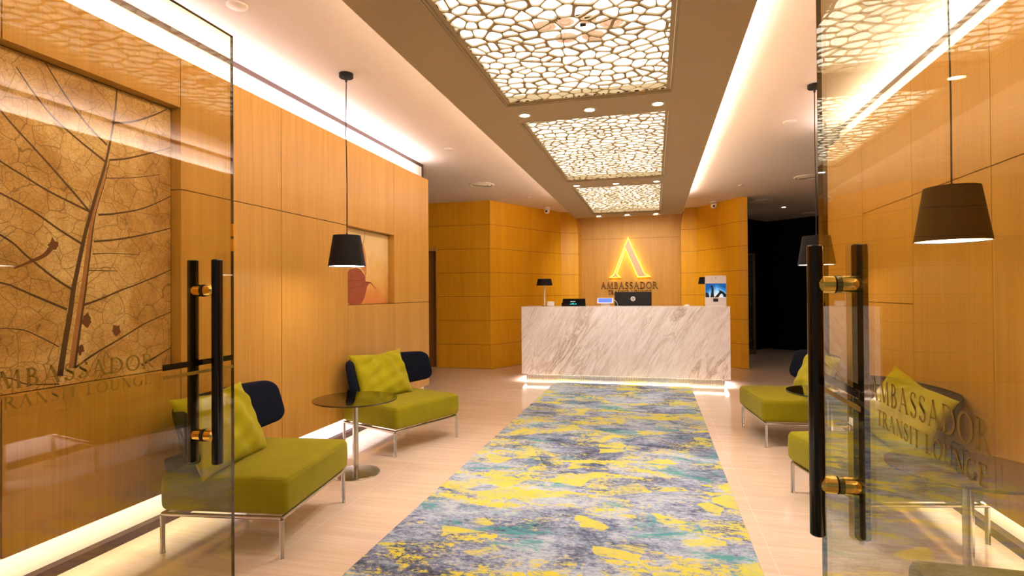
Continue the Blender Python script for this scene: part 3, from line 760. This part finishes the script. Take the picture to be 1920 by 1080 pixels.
def hp(x, z): return (0.02 + x + sl * z, cz + z)
for a, b in [((-0.014, -0.014), (-0.014, 0.028)), ((-0.014, 0.010), (-0.006, 0.014)), ((-0.006, 0.014), (-0.001, 0.010)), ((-0.001, 0.010), (-0.001, -0.014)),
             ((0.006, -0.028), (0.006, 0.013)), ((0.006, 0.012), (0.017, 0.012)), ((0.017, 0.013), (0.018, -0.012)), ((0.018, -0.012), (0.006, -0.012))]:
    seg2(hp(*a), hp(*b), 0.0045)
obj('round_logo', bm, [M['white'], M['rubber']], t)
bm = B(); lathe(bm, [(0.042, 0), (0.042, 0.006), (0.038, 0.014), (0.026, 0.022), (0.01, 0.026), (0, 0.027)]); o = obj('desk_bell', bm, M['white'], None, True); o.location = (0.447, 8.28, 1.103)
tag(o, 'small white dome bell on the desk between the monitor and the kiosk', 'bell')
t = thing('display_kiosk', 'white upright display kiosk showing a blue sky picture at the desk end', 'kiosk', (0.836, 8.30, 1.103))
bm = B(); rbox(bm, (0, 0.02, 0.2145), 0.283, 0.04, 0.429, 0.006, n=3); obj('kiosk_body', bm, M['white'], t, True, 40)
bm = B(); box(bm, -0.137, 0.137, -0.003, 0.0, 0.124, 0.318); obj('kiosk_picture', bm, M['photo'], t)
bm = B()
def sil(pts): poly(bm, [(a, -0.0035, b) for a, b in pts])
sil([(-0.137, 0.124), (-0.085, 0.124), (-0.092, 0.165), (-0.112, 0.192), (-0.137, 0.195)])
sil([(-0.075, 0.124), (-0.02, 0.124), (-0.028, 0.18), (-0.026, 0.235), (-0.04, 0.285), (-0.062, 0.292), (-0.07, 0.275), (-0.056, 0.26), (-0.058, 0.20), (-0.07, 0.15)])
sil([(-0.02, 0.124), (0.035, 0.124), (0.06, 0.165), (0.10, 0.195), (0.05, 0.205), (0.02, 0.165)])
sil([(0.03, 0.232), (0.055, 0.222), (0.10, 0.20), (0.137, 0.165), (0.137, 0.124), (0.10, 0.13), (0.09, 0.165), (0.06, 0.195)])
obj('picture_silhouettes', bm, M['rubber'], t)
bm = B(); box(bm, -0.036, 0.030, -0.003, 0.0, 0.062, 0.106); obj('card_slot', bm, M['rubber'], t)
bm = B(); tube(bm, [(0, -0.002, 0.398), (0, 0.002, 0.398)], 0.006, 12); obj('kiosk_camera', bm, M['rubber'], t)
bm = B(); rbox(bm, (0, 0.03, 0.004), 0.25, 0.14, 0.008, 0.003, n=2); obj('kiosk_foot', bm, M['white'], t)

# ------------------------------------------------------------------ wall sign
def LG(cx, cy): return (-0.509 + (cx - 648) / 8.306 * 0.01068, 2.388 - (cy - 160) / 8.306 * 0.01083)
out = [(648, 156), (700, 290), (760, 420), (820, 550), (880, 690), (905, 720), (960, 745), (800, 748), (785, 715), (740, 610), (680, 475), (608, 300),
       (560, 430), (505, 580), (462, 690), (470, 722), (505, 750), (375, 753), (415, 730), (440, 700), (520, 490), (598, 290)]
pts = [LG(*p) for p in out]
sign = thing('wall_sign', 'yellow glowing A emblem over bronze AMBASSADOR TRANSIT LOUNGE letters in the alcove', 'sign', (0, 0, 0))
bm = B(); prism(bm, pts, 11.50, 11.512, plane='XZ'); obj('emblem_plate', bm, M['plate'], sign)
def grow(pts, r):
    n = len(pts); res = []
    area_ = sum(pts[i][0] * pts[(i + 1) % n][1] - pts[(i + 1) % n][0] * pts[i][1] for i in range(n))
    sg = 1 if area_ > 0 else -1
    for i in range(n):
        a, b, c = Vector(pts[i - 1]), Vector(pts[i]), Vector(pts[(i + 1) % n])
        d1 = (b - a).normalized(); d2 = (c - b).normalized()
        n1 = Vector((d1.y, -d1.x)) * sg; n2 = Vector((d2.y, -d2.x)) * sg
        m = (n1 + n2); m = m.normalized() if m.length > 1e-6 else n1
        res.append(tuple(b + m * r / max(0.45, m.dot(n1))))
    return res
bm = B(); prism(bm, grow(pts, 0.017), 11.515, 11.545, plane='XZ'); obj('glowing_edge', bm, M['halo'], sign)
def sign_row(text, x0, z0, length, cap):
    tot = sum(glyph(c)[1] + 0.10 for c in text) - 0.10; k = length / tot; x = x0
    for c in text:
        adv = glyph(c)[1]
        if c != ' ':
            bm = B(); lettering(bm, c, lambda a, b, dd: (x + a, 11.599 - dd, z0 + b), adv * k, cap, 0.03)
            obj('raised_letter', bm, M['bronze'], sign)
        x += (adv + 0.10) * k
sign_row('AMBASSADOR', -1.068, 1.385, 1.13, 0.130)
sign_row('TRANSIT LOUNGE', -0.926, 1.262, 0.873, 0.090)

# ------------------------------------------------------------------ lit ceiling panels with cut-out screens
def clip(poly_, p, nrm):
    out = []; n = len(poly_)
    for i in range(n):
        a, b = poly_[i], poly_[(i + 1) % n]
        da = (a[0] - p[0]) * nrm[0] + (a[1] - p[1]) * nrm[1]; db = (b[0] - p[0]) * nrm[0] + (b[1] - p[1]) * nrm[1]
        if da <= 0: out.append(a)
        if (da < 0 < db) or (db < 0 < da):
            t_ = da / (da - db); out.append((a[0] + (b[0] - a[0]) * t_, a[1] + (b[1] - a[1]) * t_))
    return out
def screen_mesh(w, l, seed):
    rn = random.Random(seed); seeds = []
    tries = 0
    while tries < 9000:
        tries += 1
        big = len(seeds) < 150
        p = (rn.uniform(-0.03, w + 0.03), rn.uniform(-0.03, l + 0.03)); r = 0.098 if big else rn.uniform(0.040, 0.075)
        if all((p[0] - q[0]) ** 2 + (p[1] - q[1]) ** 2 > r * r for q in seeds): seeds.append(p)
        if len(seeds) > 430: break
    bm = B(); E = 0.022; zt = 0.008
    for i, s in enumerate(seeds):
        cell = [(E, E), (w - E, E), (w - E, l - E), (E, l - E)]
        nb = sorted((q for j, q in enumerate(seeds) if j != i and abs(q[0] - s[0]) < 0.36 and abs(q[1] - s[1]) < 0.36), key=lambda q: (q[0] - s[0]) ** 2 + (q[1] - s[1]) ** 2)[:22]
        inner = list(cell)
        for q in nb:
            dx, dy = q[0] - s[0], q[1] - s[1]; L = math.hypot(dx, dy); nx, ny = dx / L, dy / L
            mx, my = (s[0] + q[0]) / 2, (s[1] + q[1]) / 2
            cell = clip(cell, (mx, my), (nx, ny))
            if len(cell) < 3: break
            hsh = math.sin((s[0] + q[0]) * 57.3 + (s[1] + q[1]) * 91.7) * 0.5 + 0.5
            hw = 0.0022 + 0.0058 * hsh ** 2.4
            inner = clip(inner, (mx - nx * hw, my - ny * hw), (nx, ny))
            if len(inner) < 3: break
        if len(cell) < 3: continue
        if len(inner) >= 3:
            for _ in range(2):
                q2 = []
                for k in range(len(inner)):
                    a, b = inner[k], inner[(k + 1) % len(inner)]
                    f_ = 0.17
                    q2 += [(a[0] + (b[0] - a[0]) * f_, a[1] + (b[1] - a[1]) * f_), (a[0] + (b[0] - a[0]) * (1 - f_), a[1] + (b[1] - a[1]) * (1 - f_))]
                inner = q2
            cx = sum(p[0] for p in inner) / len(inner); cy = sum(p[1] for p in inner) / len(inner)
            angs = sorted(set([round(math.atan2(p[1] - cy, p[0] - cx), 5) for p in cell] + [round(math.atan2(p[1] - cy, p[0] - cx), 5) for p in inner]))
            def hit(pl, an):
                dx, dy = math.cos(an), math.sin(an); best = None
                for k in range(len(pl)):
                    a, b = pl[k], pl[(k + 1) % len(pl)]
                    ex, ey = b[0] - a[0], b[1] - a[1]; den = dx * ey - dy * ex
                    if abs(den) < 1e-12: continue
                    t_ = ((a[0] - cx) * ey - (a[1] - cy) * ex) / den; u_ = ((a[0] - cx) * dy - (a[1] - cy) * dx) / den
                    if t_ > 0 and -1e-6 <= u_ <= 1 + 1e-6 and (best is None or t_ > best): best = t_
                return None if best is None else (cx + dx * best, cy + dy * best)
            O = [hit(cell, a) for a in angs]; I = [hit(inner, a) for a in angs]
            if None in O or None in I: poly(bm, [(p[0], p[1], 0) for p in cell]); continue
            vo = [bm.verts.new((p[0], p[1], 0)) for p in O]; vi = [bm.verts.new((p[0], p[1], 0)) for p in I]; vt = [bm.verts.new((p[0], p[1], zt)) for p in I]
            m_ = len(angs)
            for k in range(m_):
                k2 = (k + 1) % m_
                bm.faces.new((vo[k], vo[k2], vi[k2], vi[k])); bm.faces.new((vi[k], vi[k2], vt[k2], vt[k]))
        else:
            poly(bm, [(p[0], p[1], 0) for p in cell])
    for a in ((0, w, 0, E), (0, w, l - E, l), (0, E, E, l - E), (w - E, w, E, l - E)):
        box(bm, a[0], a[1], a[2], a[3], 0, zt)
    return bm
plabels = ['lit cut-out ceiling panel with a ring of spotlights behind it, nearest the glass doors',
           'lit cut-out ceiling panel in the middle between two rows of downlights',
           'lit cut-out ceiling panel closest to the wall sign and the desk']
for i, (y0, y1) in enumerate(PAN):
    t = thing('ceiling_light_panel', plabels[i], 'ceiling light', (PX0, y0, ZS), 0, 'lit cut-out panels in the ceiling tray')
    w, l = PX1 - PX0, y1 - y0
    g = 0.012
    bm = screen_mesh(w - 2 * g - 0.004, l - 2 * g - 0.004, 11 + i)
    o = obj('pattern_screen', bm, M['bone'], t); o.location = (g + 0.002, g + 0.002, 0.014)
    bm = B(); box(bm, 0.001, w - 0.001, 0.001, l - 0.001, 0.070, 0.074); obj('diffuser', bm, M['diffuser'], t)
    bm = B()
    for a in ((0.0005, w - 0.0005, 0.0005, g), (0.0005, w - 0.0005, l - g, l - 0.0005), (0.0005, g, g, l - g), (w - g, w - 0.0005, g, l - g)):
        box(bm, a[0], a[1], a[2], a[3], 0.004, 0.069)
    obj('frame', bm, M['tray'], t)
    if i == 0:
        for k, (fx, fy, r) in enumerate([(0.45, 1.38, 0.06), (0.54, 1.53, 0.06), (0.68, 1.54, 0.06), (0.78, 1.42, 0.06), (0.56, 1.36, 0.045), (0.67, 1.36, 0.045)]):
            bm = B(); lathe(bm, [(0, 0.058), (r * 0.5, 0.058), (r * 0.55, 0.052), (r, 0.056)], fx, fy, 28); 
            o = obj('spotlight', bm, M['_refl'], t, True, 50)
        bm = B()
        for fx, fy in [(0.50, 1.31), (0.52, 1.29), (0.62, 1.30), (0.66, 1.33), (0.63, 1.39)]: box(bm, fx, fx + 0.028, fy, fy + 0.014, 0.045, 0.056)
        obj('spotlight_clip', bm, M['rubber'], t)

# ------------------------------------------------------------------ downlights
proto = thing('downlight', 'x', 'downlight', (0, 0, 0), 0, 'downlights in the ceiling tray')
bm = B(); lathe(bm, [(0.034, -0.002), (0.046, -0.003), (0.048, 0.0), (0.034, 0.0), (0.034, -0.002)], 0, 0, 32); obj('trim_ring', bm, M['white'], proto, True, 40)
bm = B(); lathe(bm, [(0, -0.0015), (0.034, -0.0015)], 0, 0, 32); obj('lit_lens', bm, M['lamp_on'], proto)
rown = ['before the middle ceiling panel', 'before the last ceiling panel', 'beyond the last ceiling panel']
coln = ['on the niche wall side', 'in the middle', 'on the plain wall side']
first = True
for r, y in enumerate((3.903, 6.650, 9.392)):
    for c, x in enumerate((-0.8945, -0.429, 0.034)):
        o = proto if first else copy_tree(proto); first = False
        o.location = (x, y, ZS - 0.0005); o['label'] = 'lit downlight %s, %s' % (coln[c], rown[r])
        sp = spot('downlight_beam', (x, y, ZS - 0.012), (38, 27, 50)[r])
        if r == 1: sp.rotation_euler = (math.radians(22), 0, 0)
        if r == 2: sp.rotation_euler = (math.radians(58), 0, 0)
o = copy_tree(proto); o.location = (2.40, 11.55, ZC - 0.0005); o['label'] = 'lone lit downlight in the ceiling of the dark passage'; del o['group']
spot('downlight_beam', (2.40, 11.55, ZC - 0.012), 9)

# ------------------------------------------------------------------ pendants
def pendant(x, y, label):
    t = thing('pendant_lamp', label, 'pendant lamp', (x, y, 1.508), 0, 'black pendant lamps over the side tables')
    H = ZC - 1.508
    bm = B(); lathe(bm, [(0, H - 0.03), (0.048, H - 0.03), (0.05, H - 0.027), (0.05, H - 0.0005), (0, H - 0.0005)]); obj('ceiling_rose', bm, M['shade_black'], t, True, 40)
    bm = B(); tube(bm, [(0, 0, 0.222), (0.002, 0.001, 0.6), (-0.003, 0, 0.95), (0, 0, H - 0.028)], 0.0035, 8); tube(bm, [(0, 0, H - 0.06), (0, 0, H - 0.028)], 0.008, 10); tube(bm, [(0, 0, 0.222), (0, 0, 0.238)], 0.008, 10)
    obj('cord', bm, M['rubber'], t, True, 40)
    bm = B(); lathe(bm, [(0.0, 0.223), (0.0965, 0.2235), (0.132, 0.0), (0.1305, 0.0), (0.095, 0.221), (0, 0.2205)]); obj('lamp_shade', bm, M['shade_black'], t, True, 40)
    bm = B(); lathe(bm, [(0, 0.004), (0.1295, 0.004), (0.1295, 0.009), (0, 0.009)]); obj('lit_diffuser', bm, M['pend_on'], t)
    return t
pendant(-2.150, 3.600, 'black pendant lamp hanging over the table between the two sofas at the niche wall')
pendant(1.214, 4.745, 'black pendant lamp over the far table, cord and shade cut by the glass door edge')
pendant(1.188, 2.665, 'black pendant lamp seen through the open glass door, hanging against the plain veneer wall')

# ------------------------------------------------------------------ lounge chairs
def tube_ring(bm, pts, r): tube(bm, pts + [pts[0]], r, 14)
def make_chair(sg, label):
    """seat faces +X; the back runs further out towards sg*Y"""
    t = thing('lounge_chair', label, 'chair', (0, 0, 0), 0, 'green lounge chairs with navy backs')
    D, Wd = 0.32, 0.37
    for sx in (-1, 1):
        for sy in (-1, 1):
            bm = B(); tube(bm, [(sx * D, sy * Wd, 0.0), (sx * D, sy * Wd, 0.004), (sx * D, sy * Wd, 0.19)], [0.0135, 0.012, 0.012], 16); obj('leg', bm, M['chrome'], t, True, 40)
    bm = B()
    for (a, b) in (((-D, -Wd), (D, -Wd)), ((D, -Wd), (D, Wd)), ((D, Wd), (-D, Wd)), ((-D, Wd), (-D, -Wd))):
        tube(bm, [(a[0], a[1], 0.197), (b[0], b[1], 0.197)], 0.0105, 14)
    box(bm, -D + 0.02, D - 0.02, -0.02, 0.02, 0.19, 0.206)
    obj('seat_frame', bm, M['chrome'], t, True, 40)
    def fn(q, p):
        k = 0.010 * (1 - p[2] ** 2)
        return Vector((q.x * (1 + k), q.y * (1 + k), q.z))
    bm = B(); rbox(bm, (0.012, 0, 0.306), 2 * D + 0.035, 2 * Wd + 0.030, 0.188, 0.034, n=9, crown=0.010, fn=fn)
    cu = obj('seat_cushion', bm, M['green'], t, True)
    bm = B(); zz = 0.388; a, b = D + 0.012 + 0.0175, Wd + 0.015
    loop = []
    for (cx, cy, a0) in ((a - 0.034, b - 0.034, 0), (-a + 0.034 + 0.024, b - 0.034, 90), (-a + 0.034 + 0.024, -b + 0.034, 180), (a - 0.034, -b + 0.034, 270)):
        for k in range(5):
            an = math.radians(a0 + 90 * k / 4); loop.append((cx + 0.026 * math.cos(an), cy + 0.026 * math.sin(an), zz))
    tube_ring(bm, loop, 0.0022); obj('piping', bm, M['green'], cu, True)
    # curved back band
    bm = B(); lo, hi = (-0.48 if sg > 0 else -0.43), 0.60
    NS, NR = 44, 24; rings = []
    for i in range(NS + 1):
        u = math.cos(PI * i / NS); q = (1 - u) / 2
        s = lo + (hi - lo) * q
        e = abs(u); end = 1.0 if e < 0.86 else math.sqrt(max(0.0, 1 - ((e - 0.86) / 0.14) ** 2)) * 0.45 + 0.55
        kf = 0.24 if u > 0 else 0.10; fwd = kf * e ** 2.6
        zc = 0.590 + 0.012 * e ** 2; hh = (0.148 - 0.020 * e ** 3) * end; th = 0.036 * max(end, 0.35)
        ds = sg * kf * 2.6 * e ** 1.6 * (1 if u < 0 else -1) * 2 / (hi - lo)
        nrm = Vector((1, -ds, 0)).normalized()
        ring = []
        for k in range(NR):
            an = 2 * PI * k / NR; cx_ = math.cos(an); sz_ = math.sin(an)
            px = th * (abs(cx_) ** 0.55) * (1 if cx_ > 0 else -1); pz = hh * (abs(sz_) ** 0.32) * (1 if sz_ > 0 else -1)
            base = Vector((-D - 0.005 + fwd - 0.045 * (pz / 0.15), sg * s, zc + pz))
            ring.append(bm.verts.new(base + Vector((nrm.x * px, sg * nrm.y * px, 0))))
        rings.append(ring)
    for a, b in zip(rings, rings[1:]):
        for k in range(NR): bm.faces.new((a[k], a[(k + 1) % NR], b[(k + 1) % NR], b[k]))
    bm.faces.new(rings[0]); bm.faces.new(rings[-1][::-1])
    obj('backrest', bm, M['navy'], t, True, 60)
    bm = B()
    rbox(bm, (-D - 0.004, 0.0, 0.335), 0.045, 0.60, 0.25, 0.018, n=4, fn=lambda q, p: Vector((q.x - 0.012 * p[2], q.y * (1 + 0.10 * p[2]), q.z)))
    obj('back_support', bm, M['navy'], t, True)
    return t
# position = seat centre on the floor, heading of the seat front
chair_spots = [
    (-2.172, 2.725, math.radians(8), 1, 'green lounge chair seen partly through the open glass door, below the leaf print'),
    (-2.192, 4.565, math.radians(-21), 1, 'green lounge chair angled outwards under the seed pod picture, past the round table'),
    (1.176, 5.448, math.radians(186), -1, 'green lounge chair by the plain veneer wall closest to the dark passage'),
    (1.256, 3.680, math.radians(193), -1, 'green lounge chair behind the open glass door, between the two smoked glass tables'),
    (1.175, 1.800, math.radians(180), -1, 'green lounge chair behind the open glass door, only its seat corner in view')]
base_chairs = {}
chairs = []
for (x, y, a, sg, lab) in chair_spots:
    if sg not in base_chairs: o = base_chairs[sg] = make_chair(sg, lab)
    else: o = copy_tree(base_chairs[sg])
    o.location = (x, y, 0); o.rotation_euler = (0, 0, a); o['label'] = lab; chairs.append((o, a, sg))

def pillow_mesh(seed, w=0.60, h=0.44, th=0.15):
    rn = random.Random(seed); bm = B(); N = 30; grids = []
    ph = [rn.uniform(0, 6.28) for _ in range(4)]
    for side in (1, -1):
        g = []
        for i in range(N + 1):
            row = []
            for j in range(N + 1):
                u = -1 + 2 * i / N; v = -1 + 2 * j / N
                # corners reach out, edges pull in
                ex = 1 - 0.07 * (1 - v * v) * 0 - 0.085 * (1 - abs(v) ** 2.2) * abs(u) ** 3
                ey = 1 - 0.085 * (1 - abs(u) ** 2.2) * abs(v) ** 3
                f = ((1 - abs(u) ** 2.6) * (1 - abs(v) ** 2.6)) ** 0.52
                r = math.hypot(u - 0.05, v - 1.0) ; an = math.atan2(v - 1.0, u - 0.05)
                crease = 0.011 * math.sin(an * 9 + ph[0] + 1.5 * math.sin(r * 3 + ph[1])) * math.exp(-((r - 0.7) / 0.75) ** 2)
                crease += 0.005 * math.sin(u * 11 + v * 4 + ph[2]) + 0.004 * math.sin(v * 13 - u * 5 + ph[3])
                dent = -0.020 * math.exp(-((u - 0.05) / 0.22) ** 2) * max(0, v) ** 1.5
                x = side * (th / 2 * f + (crease + dent) * min(1, f * 1.6))
                if i in (0, N) or j in (0, N): x = 0
                row.append((x, u * w / 2 * ex, v * h / 2 * ey - 0.012 * math.exp(-((u - 0.05) / 0.3) ** 2) * max(0, v) ** 3))
            g.append(row)
        grids.append(g)
    V = {}
    def vv(s, i, j):
        key = (0 if (i in (0, N) or j in (0, N)) else s, i, j)
        if key not in V: V[key] = bm.verts.new(grids[s][i][j])
        return V[key]
    for s in (0, 1):
        for i in range(N):
            for j in range(N):
                q = (vv(s, i, j), vv(s, i + 1, j), vv(s, i + 1, j + 1), vv(s, i, j + 1))
                bm.faces.new(q if s == 0 else q[::-1])
    return bm
plabs = ['creased lime pillow seen through the open glass door, below the leaf print',
         'creased lime pillow on the chair under the seed pod picture',
         'creased lime pillow on the far chair, half hidden by a door handle bar',
         'creased lime pillow seen behind the gold lettering of the open glass door']
for k in range(4):
    o, a, sg = chairs[k]
    R = Matrix.Rotation(a, 4, 'Z')
    off = R @ Vector((-0.135, -sg * (0.15, 0.10, 0.19, 0.02)[k], 0.590))
    p = obj('throw_pillow', pillow_mesh(20 + k), M['lime'], None, True)
    p.matrix_world = Matrix.Translation(o.location + off) @ R @ Matrix.Rotation(math.radians(-24), 4, 'Y') @ Matrix.Rotation(math.radians((0, 1, -5, -12)[k]), 4, 'X')
    tag(p, plabs[k], 'pillow', 'lime pillows on the lounge chairs')

# ------------------------------------------------------------------ side tables
def side_table(x, y, label):
    t = thing('side_table', label, 'table', (x, y, 0), 0, 'round smoked glass side tables')
    bm = B(); lathe(bm, [(0, 0), (0.174, 0), (0.175, 0.004), (0.172, 0.010), (0.03, 0.016), (0, 0.016)], 0, 0, 56); obj('base_disc', bm, M['chrome'], t, True, 40)
    bm = B(); tube(bm, [(0, 0, 0.013), (0, 0, 0.533)], 0.021, 28); obj('pedestal', bm, M['chrome'], t, True, 40)
    bm = B(); lathe(bm, [(0, 0.536), (0.298, 0.536), (0.300, 0.538), (0.300, 0.545), (0.298, 0.547), (0, 0.547)], 0, 0, 64); obj('glass_top', bm, M['smoke'], t)
    bm = B(); lathe(bm, [(0, 0.530), (0.07, 0.530), (0.07, 0.5355), (0, 0.5355)], 0, 0, 32); obj('mounting_plate', bm, M['chrome'], t, True, 40)
    return t
side_table(-2.125, 3.665, 'round smoked glass table between the two chairs at the niche wall')
side_table(1.276, 4.68, 'round smoked glass table against the dark passage side, partly behind a door handle')
side_table(1.293, 2.800, 'round smoked glass table seen through the open glass door, under a pendant lamp')

# ------------------------------------------------------------------ ceiling fittings
def lathe_down(prof, m, name, x, y, label, cat, group=None):
    bm = B(); lathe(bm, prof, 0, 0, 36); o = obj(name, bm, m, None, True, 40); o.location = (x, y, ZC - 0.0005); return tag(o, label, cat, group)
def diffuser(x, y, label, r=0.19):
    t = thing('air_diffuser', label, 'air vent', (x, y, ZC - 0.0005), 0, 'round air diffusers in the ceiling')
    bm = B(); lathe(bm, [(r, 0), (r, -0.010), (r * 0.86, -0.016), (r * 0.80, 0), (r, 0)], 0, 0, 44); obj('outer_ring', bm, M['white'], t, True, 40)
    bm = B()
    for k in (0.62, 0.40, 0.18):
        lathe(bm, [(r * k, -0.022), (r * (k + 0.13), -0.006), (r * (k + 0.12), -0.004), (r * k, -0.019), (r * k, -0.022)], 0, 0, 40)
    obj('air_blades', bm, M['white'], t, True, 40)
    return t
diffuser(-2.449, 7.81, 'round white air diffuser in the ceiling above the passage to the wooden door')
diffuser(2.10, 8.56, 'round white air diffuser in the ceiling past the plain veneer wall, beside the pendant cord')
diffuser(1.85, 10.65, 'round shaded air diffuser beside the end of the desk side wall')
diffuser(3.10, 12.55, 'round shaded air diffuser at the back of the dark passage')
def detector(x, y, label, r=0.045):
    return lathe_down([(0, -0.012), (r * 0.8, -0.012), (r, -0.006), (r, 0), (0, 0)], M['white'], 'ceiling_speaker', x, y, label, 'ceiling speaker', 'small round white ceiling fittings')
detector(-2.214, 2.588, 'round white ceiling fitting above the edge of the open glass door by the leaf print', 0.055)
detector(-2.189, 5.773, 'small round white ceiling fitting near the end of the niche wall')
detector(1.25, 5.721, 'small round white ceiling fitting beside the far pendant lamp cord', 0.06)
detector(1.279, 8.95, 'small round white ceiling fitting between tray edge and dark passage')
detector(-2.035, 9.08, 'small round white ceiling fitting above the corner of the angled wall')
detector(2.2, 11.75, 'small round fitting beside the lone downlight of the dark passage')
bm = B(); lathe(bm, [(0, -0.010), (0.03, -0.010), (0.045, -0.002), (0.045, 0), (0, 0)], 0, 0, 24); o = obj('smoke_detector', bm, simple('cream_plastic', (226, 200, 130), 0.5), None, True, 40); o.location = (-0.19, 6.62, ZS - 0.0005)
tag(o, 'yellowish smoke detector on the ceiling tray between the middle and side downlights', 'smoke detector')
def cctv(x, y, label):
    t = thing('security_camera', label, 'camera', (x, y, ZC - 0.0005), 0, 'dome security cameras')
    bm = B(); lathe(bm, [(0, 0), (0.06, 0), (0.06, -0.02), (0.035, -0.03), (0, -0.03)], 0, 0, 24); obj('mount', bm, M['white'], t, True, 40)
    bm = B(); lathe(bm, [(0, -0.028), (0.045, -0.035), (0.055, -0.07), (0.045, -0.105), (0.02, -0.122), (0, -0.125)], 0, 0, 24); obj('dome', bm, M['white'], t, True)
    bm = B(); tube(bm, [(0.0, -0.04, -0.08), (0.0, -0.062, -0.086)], 0.018, 16); obj('lens', bm, M['black'], t, True, 40)
    return t
cctv(-1.93, 10.22, 'small white dome security camera by the wall between door and sign alcove')
cctv(1.03, 10.45, 'small white dome security camera on the desk side wall near the dark passage')

t = thing('planting_case', 'tall narrow gold framed case with speckled greenery in the dark passage', 'display case', (1.7, 12.45, 0))
bm = B(); box(bm, -0.38, 0.29, 0.02, 0.06, 0.10, 2.06); obj('planting_panel', bm, M['planting'], t)
bm = B()
for a in ((-0.42, -0.38, 0, 0.08, 0.0, 2.10), (0.29, 0.33, 0, 0.08, 0.0, 2.10), (-0.38, 0.29, 0, 0.08, 2.06, 2.10), (-0.38, 0.29, 0, 0.08, 0.0, 0.10)): box(bm, *a)
obj('case_frame', bm, M['frame_gold'], t)
bpy.context.view_layer.update()
